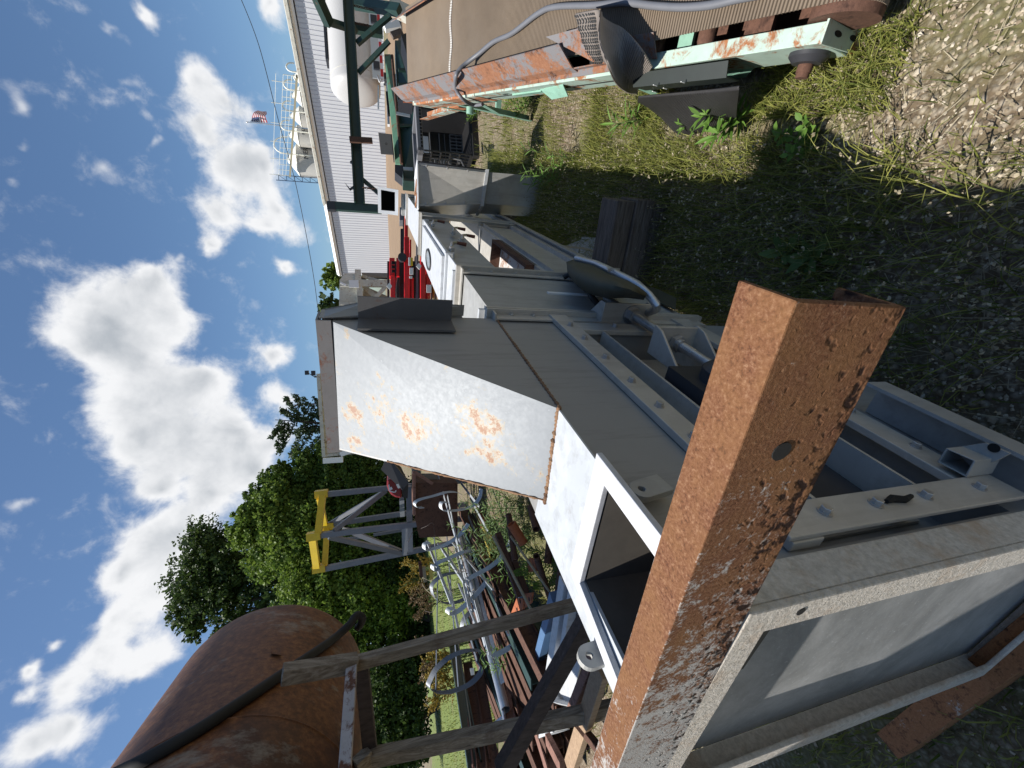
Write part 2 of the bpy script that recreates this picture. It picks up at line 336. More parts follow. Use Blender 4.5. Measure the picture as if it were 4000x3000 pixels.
def channel_mat():
    g=G('pitted_rust_channel'); n=g.noise(230,5,.75); n2=g.noise(55,6,.75,dist=.4); n3=g.noise(9,6,.7); xyz=g.sep()
    c=g.ramp(n,[(.34,(.05,.022,.014)),(.46,(.135,.055,.027)),(.56,(.175,.083,.045)),(.70,(.31,.18,.105))])
    c=g.mix(g.ramp(g.noise(16,6,.7),[(.38,0.),(.66,.6)]),c,(.21,.105,.042))
    zz=g.math('SUBTRACT',xyz[2],g.math('MULTIPLY',g.math('ADD',xyz[0],.673),.05)); low=g.math('MULTIPLY',g.math('SUBTRACT',.055,zz),4.5); topm=g.math('MULTIPLY',g.math('GREATER_THAN',zz,.1115),-.12)
    side=g.math('MULTIPLY',g.math('SUBTRACT',.26,xyz[0]),.30)
    q=g.math('ADD',g.math('ADD',g.math('MULTIPLY',n2,.55),g.math('MULTIPLY',n,.35)),g.math('ADD',g.math('ADD',g.math('MULTIPLY',n3,.25),topm),side))
    c=g.mix(g.ramp(q,[(.565,0.),(.64,.92)]),c,(.40,.395,.38))
    pit=g.math('ADD',g.math('ADD',g.math('MULTIPLY',g.noise(75,2,.5,dist=.15),.8),g.math('MULTIPLY',g.noise(7,3,.5),.3)),g.math('MULTIPLY',low,.42))
    c=g.mix(g.ramp(pit,[(.645,0.),(.735,1.)]),c,(.022,.009,.006))
    g.bump(g.math('SUBTRACT',n,g.ramp(pit,[(.62,0.),(.74,1.5)])),.6,.002); MT['rustch']=g.done(c,.9,0,.25)
channel_mat(); MT['paintpost']=paint('chipped_pale_paint',(.42,.40,.42),.7,.2,6,.45,(.10,.045,.03),7)
def leafmat(name,a,b,trans=.25,rough=.6):
    g=G(name); oi=g.n.new('ShaderNodeNewGeometry'); r=oi.outputs['Random Per Island']
    c=g.mix(r,a,b); g.done(c,rough,0,.3)
    tr=g.n.new('ShaderNodeBsdfTranslucent'); g.link(c,tr.inputs[0]); mx=g.n.new('ShaderNodeMixShader'); mx.inputs[0].default_value=trans
    g.link(g.b.outputs[0],mx.inputs[1]); g.link(tr.outputs[0],mx.inputs[2]); g.link(mx.outputs[0],g.n['Material Output'].inputs[0]); return g.m
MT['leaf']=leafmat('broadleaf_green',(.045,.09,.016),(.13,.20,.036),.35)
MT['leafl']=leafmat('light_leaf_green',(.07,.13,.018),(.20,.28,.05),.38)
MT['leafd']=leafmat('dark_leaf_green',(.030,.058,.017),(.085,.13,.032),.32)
MT['leafp']=leafmat('pine_green',(.03,.055,.028),(.08,.125,.055))
MT['grass']=leafmat('grass_blade',(.07,.10,.016),(.33,.33,.085),.4)
MT['weed']=leafmat('weed_leaf',(.075,.15,.022),(.14,.26,.045),.35)
MT['weedd']=leafmat('weed_leaf_gray',(.06,.11,.03),(.13,.20,.06),.35)
MT['gold']=leafmat('golden_flowers',(.22,.15,.02),(.36,.26,.04),.2)
MT['dry']=leafmat('dry_seed_heads',(.12,.075,.035),(.26,.18,.09),.15)
MT['straw']=leafmat('pale_straw',(.20,.165,.10),(.42,.37,.26),.15)
MT['bark']=plain('bark',(.05,.038,.028),.9,0,.35,14,.5)
MT['stem']=plain('stem',(.10,.14,.04),.7,0,.2)
SUN_E=5.0; SKY_S=.05; EXPO=.55; CW=12.6; SKYT=(1.22,1.42,1.56)
# ================================================================== ground
def ground():
    m=MB(); 
    rs=[i*.5 for i in range(-40,41)]+[]; 
    xs=sorted(set([-400,-200,-120,-80,-60,-45,-34,-28]+[i*2 for i in range(-12,13)]+[28,34,45,60,80,120,200,400])); ys=sorted(set([-60,-30,-15,-8]+[i*2 for i in range(-2,30)]+[66,80,100,140,200,300,600,1500]))
    rows=[[kd(x,y,rise(y)) for x in xs] for y in ys]
    m.grid(rows); o=m.build('ground',MT['ground'],None,smooth=180,org=(0,0,0)); o['kind']='structure'
ground()
# gravel apron in front of the white building, lawn strip by the trees, concrete slab
def sheet(name,pts,mat,dz):
    m=MB(); P=[]
    for r,f in pts: P.append(kd(r,f,rise(f)+dz))
    m.add(P,[tuple(range(len(P)))]); o=m.build(name,mat,None); o['kind']='structure'; return o
def strip_sheet(name,left,right,mat,dz):
    "left/right edges as lists of (r,f) at the same f"
    m=MB(); rows=[]
    for (a,f),(b,f2) in zip(left,right): rows.append([kd(a+(b-a)*t,f+(f2-f)*t,rise(f+(f2-f)*t)+dz) for t in (0,.25,.5,.75,1)])
    m.grid(rows); o=m.build(name,mat,None,smooth=180); o['kind']='structure'; return o
fs=[13+i*2. for i in range(25)]
strip_sheet('gravel_apron',[(-2.+.18*(f-13),f) for f in fs],[(24,f) for f in fs],MT['pad'],.012)
fs=[8+i*1.5 for i in range(16)]
strip_sheet('lawn',[(-42,f) for f in fs],[(-4.2-.22*(f-8),f) for f in fs],MT['lawn'],.016)
# ================================================================== galvanised drag conveyor
W=L.w
def LB(mb,u0,u1,y0,y1,w0,w1): return mb.box((u0,y0,w0),(u1,y1,w1),L)
eu,ev,ew=L.ax
cv=thing('drag_conveyor',(-.75,3.,0.),'long galvanised drag conveyor with gray hopper hood and bolted flanges, running away across the yard','conveyor')
U0,U1=-.32,0.
# side/tail casing and the long upper trough
m=MB(); LB(m,U0,0,.30,1.36,-1.02,0.); m2=MB()
# tail casing with recess for the take-up: walls only
m=MB()
LB(m,U0,-.002,.47,1.275,-.22,0.)                # above the slot
LB(m,-.008,-.002,.27,.47,-.22,0.); LB(m,U0,U0+.008,.27,.47,-.22,0.)
LB(m,U0,-.002,.27,1.275,-1.08,-.76)             # below the slot
LB(m,U0,-.002,1.16,1.275,-.76,-.22)
LB(m,U0,-.10,.27,1.16,-.76,-.22)
m.build('tail_casing',MT['side'],cv)
m=MB(); LB(m,U0,-.002,1.325,1.90,-.86,-.002); m.build('casing_panel',MT['galvd'],cv)
ys=[1.92,3.93,5.76]
m=MB()
for a,b in ((1.945,3.905),(3.955,5.735),(5.785,6.35)):
    LB(m,U0+.03,-.03,a,b,-.235,-.004)
m.build('upper_trough',MT['galvd'],cv)
m=MB()
for a,b in ((1.945,3.905),(3.955,5.735)):
    LB(m,U0+.01,-.03,a,b,-.86,-.55); 
    LB(m,U0-.05,-.005,a,b,-.548,-.542)
    LB(m,-.055,-.03,a,b,-.542,-.51)
m.build('lower_trough',MT['galv'],cv)
m=MB()
for a,b in ((1.945,3.905),(3.955,5.735)):
    LB(m,-.03,.03,a,b,-.875,-.868); LB(m,-.036,-.0,a,b,-.868,-.80)
    LB(m,.022,.03,a,b,-.868,-.835)
m.build('bottom_rail',MT['galv'],cv)
# flange collars (two angle rings back to back)
def flange(y,w0=-.86):
    m=MB()
    for a,b in ((y-.022,y-.012),(y+.012,y+.022)):
        LB(m,U0-.03,.03,a,b,-.045,.035) if 0 else None
    o=[(U0-.02,y-.012,.028),(.028,y-.012,.028),(.028,y-.012,w0),(U0-.02,y-.012,w0)]
    i=[(U0+.035,y-.012,-.02),(-.02,y-.012,-.02),(-.02,y-.012,w0+.03),(U0+.035,y-.012,w0+.03)]
    m.frameplate([W(p) for p in o],[W(p) for p in i],ev*.011)
    m.frameplate([W((p[0],y+.004,p[2])) for p in o],[W((p[0],y+.004,p[2])) for p in i],ev*.011)
    LB(m,U0-.016,.024,y-.055,y-.0125,.004,.010); LB(m,.004,.010,y-.055,y-.0125,w0+.01,.004)
    return m.build('flange',MT['galv'],cv)
for y in (1.30,)+tuple(ys): flange(y)
# bolts: one hex bolt, copied
def bolt_mb(c,axis,r=.0085,h=.008,up=None):
    m=MB(); a=Vector(axis).normalized(); p=Vector(c)
    m.lathe(p,a,[(r*1.35,0),(r*1.35,.0022)],14); m.lathe(p+a*.0022,a,[(r,0),(r,h),(r*.9,h+.001)],6)
    return m
b0=bolt_mb(W((.0,0,0)),eu).build('bolt',MT['bolt'],cv)
b1=bolt_mb(W((.0,0,0)),-ev).build('bolt',MT['bolt'],cv)
def at(o,p,first):
    d=W(p)-W((0,0,0))
    if first: o.location=o.location+d
    else: copypart(o,d-0*d if 0 else d-(o.location-BASE[o.name]),cv)
BASE={b0.name:b0.location.copy(),b1.name:b1.location.copy()}
LIST0=[(.018,1.175,-.28+.05),(.018,1.175,-.40),(.018,1.175,-.58),(.018,1.175,-.74)]+[(.018,y,-.228) for y in (1.06,.92,.78,.66,.54,.42)]+[(.018,y,-.765) for y in (1.0,.80,.60,.45)]+[(.028,.312,w) for w in (-.30,-.42,-.55,-.71)]
LIST1=[(.008,ys[0]-.013,w) for w in (-.03,-.14,-.26,-.38,-.50)]+[(.008,ys[1]-.013,w) for w in (-.05,-.2,-.4,-.6,-.8)]+[(.008,ys[2]-.013,w) for w in (-.05,-.2,-.4,-.6)]+[(.008,1.30-.013,w) for w in (-.06,-.14,-.24)]
# copies first, originals last (originals stay put and take the last spot)
for p in LIST0[:-1]:
    c=copypart(b0,W(p)-W((0,0,0)),cv)
b0.location=b0.location+(W(LIST0[-1])-W((0,0,0)))
for p in LIST1[:-1]: copypart(b1,W(p)-W((0,0,0)),cv)
b1.location=b1.location+(W(LIST1[-1])-W((0,0,0)))
# lids along the top
m=MB(); LB(m,U0-.01,-.0,2.34,3.62,-.004,.012); LB(m,U0+.02,-.03,2.40,3.56,.012,.03); LB(m,U0-.014,.006,2.315,2.34,-.03,.022); LB(m,U0-.014,.006,3.62,3.645,-.03,.022); lid=m.build('access_lid',MT['galvb'],cv,bev=.004)
m=MB(); cc=W((-.185,3.02,.031)); 
m.tube([cc+eu*(.062*math.cos(a))+ev*(.145*math.sin(a)) for a in [i*math.pi/14 for i in range(28)]],.010,6,closed=True); m.build('sight_window_gasket',MT['rubber'],lid,smooth=60)
m=MB(); m.slab([cc+eu*(.055*math.cos(a))+ev*(.138*math.sin(a)) for a in [i*math.pi/14 for i in range(28)]],ew*.004); m.build('sight_window_glass',plain('window_gray',(.25,.26,.26),.2),lid)
for a,b in ((1.96,2.31),(4.0,5.70),(5.80,6.33)):
    m=MB(); LB(m,U0-.005,-.002,a,b,-.004,.006); m.build('top_cover',MT['galvb'],cv,bev=.003)
for a,b,z in ((2.0,2.03,.006),(1.42,1.44,0.)):
    m=MB(); LB(m,U0,-.02,a,b,z,z+.022); m.build('cover_seam',MT['galvb'],cv)
# toggle latches with brown grips
def latch(u,y,w,d):
    m=MB(); p=W((u,y,w)); m.bar(p,p+ev*.09*d,.03,.006,eu); m.tube([p+ev*.02*d+eu*.012,p+ev*.06*d+eu*.03-ew*.01,p+ev*.10*d+eu*.028-ew*.04],.010,6); m.tube([p+ev*.0*d,p-ev*.06*d+ew*.015],.006,6)
    m.box((u-.004,y-.02,w-.012),(u+.02,y+.02,w+.012),L)
    o=m.build('toggle_latch',MT['bolt'],cv,smooth=50)
    m=MB(); m.tube([p+ev*.10*d+eu*.028-ew*.04,p+ev*.10*d+eu*.022-ew*.10],[.009,.012],7); m.build('latch_grip',plain('latch_grip_brown',(.11,.03,.02),.5),o,smooth=50); return o
lt=latch(.0,2.42,-.03,1)
for y,w,rz in ((3.35,-.03,0),(2.75,-.15,0),(3.05,-.14,0)):
    c=lt.copy(); COL.objects.link(c); c.parent=cv; c.location=lt.location+(W((0,y,w))-W((0,2.42,-.03)))
    for ch in lt.children:
        g_=ch.copy(); COL.objects.link(g_); g_.parent=c
# rusty access opening on the lower trough
q=[L.pl(x,y,2,-.53) for x,y in ((1930,905),(1920,1008),(1988,1072),(2050,1010))]
u_a=min(p[0] for p in q); y_a,y_b=2.15,3.0
m=MB()
u_a=-.27;u_b=-.05;y_a=2.35;y_b=3.15
m.frameplate([W(p) for p in ((u_a-.02,y_a-.02,-.53),(u_b+.02,y_a-.02,-.53),(u_b+.02,y_b+.02,-.53),(u_a-.02,y_b+.02,-.53))],[W(p) for p in ((u_a,y_a,-.53),(u_b,y_a,-.53),(u_b,y_b,-.53),(u_a,y_b,-.53))],ew*.075)
m.build('opening_frame',MT['rusto'],cv)
m=MB(); LB(m,u_a,u_b,y_a,y_b,-.541,-.528); m.build('opening_floor',rusty('sun_toned_rusted_floor',paintc=(.5,.5,.49),pamt=.75,scale=16),cv)  # heavy pale patches put the sunlit white into the floor colour
# ------------------ tail end frame of sprayed angle iron
Y0=.2; wt,wb=-.045,-1.20; ul,ur=-.60,.012
m=MB()
o=[(ul,Y0,wt-.03),(ur,Y0,wt),(ur,Y0,wb),(ul,Y0,wb)]; i=[(ul+.05,Y0,wt-.085),(ur-.052,Y0,wt-.05),(ur-.052,Y0,wb+.05),(ul+.05,Y0,wb+.05)]
m.frameplate([W(p) for p in o],[W(p) for p in i],ev*.010)
for a,b in (((ul,Y0+.01,wt-.03),(ul+.008,Y0+.052,wb)),((ur-.008,Y0+.01,wt),(ur,Y0+.062,wb))):
    m.box((min(a[0],b[0]),a[1],b[2]),(max(a[0],b[0]),b[1],a[2]),L)
LB(m,ul+.008,ur-.008,Y0+.01,Y0+.05,wb,wb+.008)
ef=m.build('end_frame',MT['cream'],cv,bev=.003)
m=MB(); m.lathe(W((ur-.022,Y0-.001,-.14)),ev,[(.007,0),(.007,.004)],10); m.build('bolt_hole',MT['dark'],ef)
m=MB(); LB(m,ul+.01,ur-.01,Y0+.052,Y0+.058,wb,wt-.02); m.build('end_panel',MT['panel'],cv)
m=MB(); m.slab([W(p) for p in ((ur-.12,.19,wb+.02),(ur-.02,.19,wb+.02),(ur-.02,.19,wb+.12))],ev*.01); m.build('corner_gusset',MT['cream'],cv)
# vertical stay between end frame and casing
m=MB(); LB(m,-.06,.0,.262,.272,-1.1,-.06); m.build('stay',MT['side'],cv)
# ------------------ take-up frame bolted to the side
m=MB(); LB(m,0,.018,.275,1.335,-.262,-.198); m.build('take_up_bar',MT['galv'],cv,bev=.002)
m=MB(); LB(m,0,.018,.30,1.36,-.795,-.715); m.build('take_up_bar',MT['galv'],cv,bev=.002)
m=MB(); LB(m,0,.017,1.14,1.21,-.715,-.262); m.build('take_up_bar',MT['galv'],cv,bev=.002)
m=MB(); LB(m,.0185,.028,.278,.342,-.80,-.19); m.build('take_up_plate',MT['galv'],cv,bev=.002)
m=MB()
for w in (-.335,-.60):
    s=1 if w>-.4 else -1
    LB(m,-.06,.015,.345,1.135,w-.004,w+.004); LB(m,-.06,-.052,.345,1.135,w,w+.055*s)
LB(m,-.098,-.09,.345,1.135,-.70,-.27)
m.build('guide_rail',MT['galv'],cv)
m=MB(); LB(m,-.09,-.05,.36,.9,-.585,-.345); m.build('bearing_slide',MT['charcoal'],cv)
m=MB(); LB(m,-.05,.04,.62,.82,-.56,-.36); m.lathe(W((.04,.72,-.46)),eu,[(.065,0),(.065,.03),(.045,.05),(.03,.05),(.03,.11)],20); m.build('bearing_block',MT['charcoal'],cv,smooth=40)
rw=-.505;ru=.04
m=MB(); m.tube([W((ru,.80,rw)),W((ru,1.45,rw))],.014,12); rod=m.build('threaded_rod',MT['bolt'],cv,smooth=40)
m=MB()
for k in range(60): m.lathe(W((ru,.90+k*.0075,rw)),ev,[(.0142,0),(.0155,.002),(.0142,.004)],12)
m.build('thread',MT['bolt'],rod)
m=MB(); m.lathe(W((ru,1.215,rw)),ev,[(.028,0),(.028,.026)],6); m.lathe(W((ru,1.241,rw)),ev,[(.036,0),(.036,.006)],16); m.build('nut',MT['bolt'],rod)
m=MB(); LB(m,-.0,.08,1.248,1.257,-.585,-.385); 
for w in (-.393,-.585): m.slab([W((0,1.257,w)),W((.08,1.257,w)),W((.08,1.28,w)),W((0,1.36,w))],ew*.008)
m.build('rod_bracket',MT['galv'],cv,bev=.002)
m=MB(); LB(m,.01,.088,.99,1.0,-.585,-.425)
for w in (-.43,-.585): m.slab([W((.0,.83,w)),W((.0,.999,w)),W((.092,1.0,w)),W((.085,.965,w))],ew*.009)
m.build('pull_bracket',MT['galv'],cv,bev=.002)
m=MB(); m.lathe(W((ru,.985,rw)),-ev,[(.027,0),(.027,.018)],6); m.lathe(W((ru,.967,rw)),-ev,[(.02,0),(.02,.014)],14); m.build('nut',MT['bolt'],cv)
# lower angle with lifting bracket
m=MB(); LB(m,.0,.09,.05,.62,-.87,-.862); LB(m,.082,.09,.05,.62,-.862,-.80); m.build('bottom_angle',MT['galvd'],cv)
zn=lambda x,y:(3200+x*800/2212,1500+y*800/2212)
def lw_(x,y,w): return W(L.pl(*zn(x,y),2,w))
q4_=[lw_(x,y,-.72) for x,y in ((1370,690),(1690,830),(1590,1010),(1270,840))]; c_=sum(q4_,Vector())/4
m=MB(); m.frameplate(q4_,[c_+(p-c_)*.86 for p in q4_],-ew*.085); sk=m.build('lifting_socket',MT['galvd'],cv,bev=.0015)
pp=[lw_(x,y,-.775) for x,y in ((1440,690),(1790,635),(2060,750),(1905,835),(1640,900))]
m=MB(); m.slab(pp,-ew*.008); m.build('hitch_plate',MT['galvd'],sk,bev=.001)
m=MB(); m.lathe(lw_(1890,690,-.774),ew,[(.009,0),(.009,.002)],14); m.build('hole',MT['dark'],sk)
# ------------------ inlet opening with rim and lugs
m=MB(); m.frameplate([W(p) for p in ((.03,.50,.004),(-.25,.48,.004),(-.30,.205,.004),(.04,.205,.004))],[W(p) for p in ((-.005,.455,.004),(-.235,.44,.004),(-.265,.24,.004),(-.0,.24,.004))],ew*.012); rim=m.build('inlet_rim',galv('rim_bright',(.58,.59,.62),.55,.2,.2),cv,bev=.002)
m=MB(); LB(m,-.30,-.02,.21,.45,-.20,-.012) if 0 else None
m.add([W(p) for p in ((-.009,.455,.002),(-.235,.44,.002),(-.265,.24,.002),(-.009,.24,.002),(-.012,.44,-.21),(-.225,.43,-.21),(-.255,.245,-.21),(-.012,.245,-.21))],[(0,1,5,4),(1,2,6,5),(2,3,7,6),(3,0,4,7),(4,5,6,7)]); m.build('inlet_throat',MT['throat'],cv,recalc=False)
m=MB(); m.slab([W(p) for p in ((.0,.70,.001),(-.235,.66,.001),(-.24,.48,.001),(.004,.50,.001))],ew*.004); LB(m,U0,-.238,.27,.70,-.004,.003); m.build('top_plate',galv('pale_plate',(.50,.53,.56),.5,.25,.15),cv)
def lug(u,tip,hole,base,mat):
    hc=W(L.pl(*hole,0,u)); t=W(L.pl(*tip,0,u)); bs=W(L.pl(*base,0,u)); d=(hc-bs).normalized(); n=d.cross(eu).normalized(); r=(t-hc).length; pts=[bs-n*r]
    for k in range(11):
        a=-math.pi/2+math.pi*k/10; pts.append(hc+d*r*math.cos(a)+n*r*math.sin(a))
    pts.append(bs+n*r); hole_=[hc+(p-hc).normalized()*r*.33 for p in pts]
    m=MB(); m.frameplate(pts,hole_,-eu*.012); return m.build('lifting_lug',mat,cv,bev=.001)
lug(.03,(2462,1905),(2508,1908),(2600,1880),MT['galvd']); lug(-.30,(2258,2560),(2303,2560),(2390,2530),MT['galvd'])
# ------------------ hopper hood
A,B_,C_,D_=(0,.69,0),(-.235,.655,0),(-.45,1.20,.51),(0,1.20,.50)
m=MB(); m.slab([W(p) for p in (A,D_,C_,B_)],-(W(D_)-W(A)).cross(W(B_)-W(A)).normalized()*.006 ); hood=m.build('hopper_hood',MT['hood'],cv)
m=MB(); m.slab([W(p) for p in ((0,.69,-.0),(0,1.20,.50),(0,1.27,.50),(0,1.27,0.))],-eu*.006); m.build('side_wall',MT['side'],hood)
m=MB(); m.slab([W(p) for p in (B_,C_,(-.45,1.27,.51),(-.235,1.27,0))],eu*.006); m.build('side_wall',MT['side'],hood)
m=MB(); m.slab([W(p) for p in ((-.46,1.27,.545),(.006,1.27,.535),(.006,1.27,.115),(-.30,1.27,.0),(-.33,1.27,.05))],ev*.008); m.slab([W(p) for p in ((.006,1.205,.535),(.006,1.278,.535),(.04,1.278,.40),(.04,1.27,.11),(.006,1.27,.11))],eu*.003); m.build('back_wall',MT['side'],hood)
m=MB(); LB(m,-.458,.004,1.196,1.203,.503,.543); LB(m,-.458,.004,1.203,1.272,.538,.544); m.build('top_flange',paint('flange_gray',(.21,.20,.20),.6,.15,6,.3,(.16,.06,.03),12),hood)
m=MB(); LB(m,.006,.012,1.12,1.21,.16,.43); LB(m,.012,.075,1.205,1.212,.16,.43); m.build('angle_bracket',paint('bracket_gray',(.10,.098,.10),.6,.2,6,.25,(.08,.035,.02),9),hood)
m=MB(); 
for k in range(26):
    t=k/25; p=Vector(A).lerp(Vector(B_),t); q=W((p[0],p[1]+.002,.004)); m.lathe(q-eu*.008+ew*random.uniform(-.002,.002),eu,[(.003,0),(random.uniform(.006,.009),.006),(.004,.013)],6)
for k in range(36):
    t=k/35; q=W((.001,.69+.56*t,0.+.05*t*t*0)); m.lathe(q,ev,[(.002,0),(random.uniform(.004,.006),.007),(.003,.016)],6)
P_=[Vector(B_).lerp(Vector(C_),k/60*.7) for k in range(61)]; m.tube([W((p[0]+.003,p[1]-.001,p[2]))+ew*random.uniform(-.001,.001) for p in P_],[random.uniform(.0015,.004) for p in P_],6)
m.build('weld_bead',rusty('weld_rust',(.05,.02,.012),(.16,.075,.04),(.30,.19,.11)),hood,smooth=60)
# a drift of fallen bark on the plate
m=MB(); p=W((.033,.31,-.47)); m.tube([p+ew*.03,p+ew*.01+ev*.004,p-ew*.015-ev*.002,p-ew*.04+ev*.003],[.004,.007,.006,.004],6); tag(m.build('bark_scrap',MT['dark']),'dark scrap of bark stuck on the vertical bolted plate by the rusty channel','bark scrap')
# discharge spout at the far end with square flange
D=6.2
def Yp(x,y,Y): return W(L.pl(x,y,1,Y))
o=[Yp(*q,6.2) for q in ((1475,728),(1556,742),(1555,842),(1477,832))]; i=[Yp(*q,6.2) for q in ((1488,741),(1543,751),(1543,826),(1489,821))]
nrm=(o[1]-o[0]).cross(o[3]-o[0]).normalized(); nrm=nrm if nrm.dot(ev)>0 else -nrm
m=MB(); m.frameplate(o,i,nrm*.012); sp=m.build('discharge_flange',MT['white'],cv)
m=MB(); cx=sum(i,Vector())/4; back=[p+ev*.30 for p in i]
m.add(i+back,[(0,1,5,4),(1,2,6,5),(2,3,7,6),(3,0,4,7),(4,5,6,7)]); m.build('discharge_throat',MT['dark'],cv,recalc=False)
m=MB(); oo=[p+(p-cx)*-.12 for p in o]; m.add([p+ev*.014 for p in oo]+[p+ev*.32 for p in oo],[(0,1,5,4),(1,2,6,5),(2,3,7,6),(3,0,4,7)]); LB(m,U0+.02,-.03,6.33,6.52,-.3,.05); m.build('discharge_box',MT['galvd'],cv)
# ------------------ rusty channels across the tail
def channel(mb,p,q,h,fw,t,front,up):
    "C channel: web towards front, flanges behind"
    f=-Vector(front)
    mb.prof(p,q,[(0,0),(t,0),(t,h-t),(fw,h-t),(fw,h),(0,h)] if 0 else [(0,0),(fw,0),(fw,t),(t,t),(t,h-t),(fw,h-t),(fw,h),(0,h)],f,up)
pl_=W((-.95,.20,-.135)); pr_=W((.392,.20,-.002))
dirb=(pr_-pl_).normalized(); upb=ew
m=MB(); channel(m,pl_,pr_,.112,.052,.007,-ev,ew); ch1=m.build('steel_channel',MT['rustch'],None,bev=.0015)
tag(ch1,'big rusty steel channel laid across the top of the conveyor tail, nearest the viewer','steel channel','rusty channels on the conveyor tail')
m=MB(); hp=Yp(3055,1765,.199); m.lathe(hp,ev,[(.0095,0),(.0095,.004)],14); hb=m.build('bolt_hole',MT['dark'],ch1)
a=gp(3594,2926,.0); b=gp(3990,2645,.0); dd=(b-a).normalized()
m=MB(); fr=Vector((dd.y,-dd.x,0)); channel(m,a+Vector((0,0,.005)),a+dd*1.35+Vector((0,0,.005)),.10,.07,.007,fr,(0,0,1)); ch2=m.build('steel_channel',rusty('rust_and_white_paint',paintc=(.42,.40,.35),pamt=.32,scale=45),None,bev=.0015)
tag(ch2,'rusty channel with flaking white paint lying on the gravel under the conveyor tail','steel channel','rusty channels on the conveyor tail')
# ------------------ olive belting, conduit and cable beside the conveyor
def lp(x,y,u): return W(L.pl(x,y,0,u))
zt=lambda x,y:(2100+x*800/2212,900+y*800/2212)
rows=[]
top=[(310,345),(420,305),(560,318),(760,400),(900,470),(1040,560),(1180,680)]
bot=[(330,470),(430,600),(520,665),(620,700),(760,730),(960,722),(1150,745)]
for k in range(5):
    t=k/4; u=.06+.07*math.sin(math.pi*t)
    rows.append([lp(*zt(a[0]*(1-t)+b[0]*t,a[1]*(1-t)+b[1]*t),u+.012*j) for j,(a,b) in enumerate(zip(top,bot))])
m=MB(); m.grid(rows); ob=m.build('belting_offcut',MT['olive'],None,smooth=80,solid=.004)
m=MB(); m.grid([[lp(*zt(1110,590),.02),lp(*zt(1300,640),.02),lp(*zt(1500,735),.03)],[lp(*zt(1180,700),.01),lp(*zt(1330,790),.01),lp(*zt(1490,855),.02)]]); m.build('folded_end',MT['olive'],ob,solid=.004)
tag(ob,'olive belting offcut curled against the shaded side of the conveyor','belting')
m=MB(); m.tube([lp(*zt(*q),u) for q,u in (((420,300),.11),((640,360),.13),((830,455),.15),((980,530),.15),((1080,585),.15),((1200,700),.14),((1280,790),.12),((1285,850),.09),((1200,890),.05))],.014,10); cn=m.build('conduit',MT['pipe'],None,smooth=60)
tag(cn,'bent galvanised conduit pipe clipped along the olive belting','pipe')
m=MB(); p=lp(*zt(835,425),.16); m.bar(p-ew*.02,p+ew*.03,.012,.006,ev); m.tube([p+ew*.03,p+ew*.035-ev*.02],.006,6); m.build('clip',MT['bolt'],cn)
m=MB(); m.tube([lp(*zt(*q),u) for q,u in (((280,510),.06),((340,480),.075),((440,530),.07),((540,640),.06),((600,740),.05),((650,800),.03))],.012,8); tag(m.build('cable',MT['rubber'],None,smooth=60),'black cable curling down beside the take-up bracket','cable')
m=MB(); m.bar(W((.035,1.50,-.27)),W((.035,1.50,-.50)),.006,.02,ev); m.bar(W((.035,1.50,-.505)),W((.035,1.50,-.55)),.006,.022,ev); tag(m.build('white_marker_strip',MT['label']),'thin white strip standing against the flange above the olive belting','strip')
# ================================================================== mint green belt conveyor on the right
Q=M.w; mu,mv,mn=M.ax
def QB(mb,a,b): return mb.box(a,b,M)
mc=thing('belt_conveyor',(.8,2.6,0),'inclined mint green belt conveyor with dusty ribbed belt and rusty skirts','belt conveyor')
WID=.72; LV=3.62
def mpl(x,y,ax,v): return M.pl(x,y,ax,v)
for s,x0 in ((1,0.),(-1,WID)):
    m=MB(); m.prof(Q((x0,0,0)),Q((x0,LV,0)),[(0,0),(.055*s,0),(.055*s,-.006),(.006*s,-.006),(.006*s,-.194),(.055*s,-.194),(.055*s,-.2),(0,-.2)] if s>0 else [(0,0),(.055*s,0),(.055*s,-.006),(.006*s,-.006),(.006*s,-.194),(.055*s,-.194),(.055*s,-.2),(0,-.2)],mu,mn)
    sr=m.build('side_rail',MT['mint'],mc,bev=.002)
    if s>0:
        m=MB(); m.prof(Q((-.001,2.35,.001)),Q((-.001,3.60,.001)),[(0,0),(.055,0),(.055,.004),(-.003,.004),(-.003,-.2),(0,-.2)],mu,mn); m.build('rusted_rail_sleeve',MT['mintr'],sr)
        m=MB(); m.prof(Q((-.006,.62,-.10)),Q((-.006,3.55,-.10)),[(0,0),(.003,0),(.003,.006),(0,.006)],mu,mn)
        for v,n in ((2.0,-.06),(2.03,-.06),(1.7,-.1),(2.35,-.12),(2.9,-.1),(3.0,-.1)):
            m.lathe(Q((-.004,v,n)),-mu,[(.011,0),(.011,.002)],8)
        m.build('slot_hole',MT['dark'],sr)
# end plate with two slots
o=[(-.004,0,.004),(.06,0,.004),(.075,0,-.262),(.012,0,-.262)]
m=MB(); m.slab([Q(p) for p in o],-mv*.007); ep=m.build('end_plate',MT['mintr'],mc,bev=.0015)
for c in (-.075,-.18):
    pts=[]; m=MB()
    for k in range(12):
        a=math.pi*2*k/12; pts.append(Q((.036+.008*math.cos(a)+(.008 if c<-.1 else 0),-.0075,c+.024*math.sin(a))))
    m.slab(pts,-mv*.0012); m.build('slot',MT['dark'],ep)
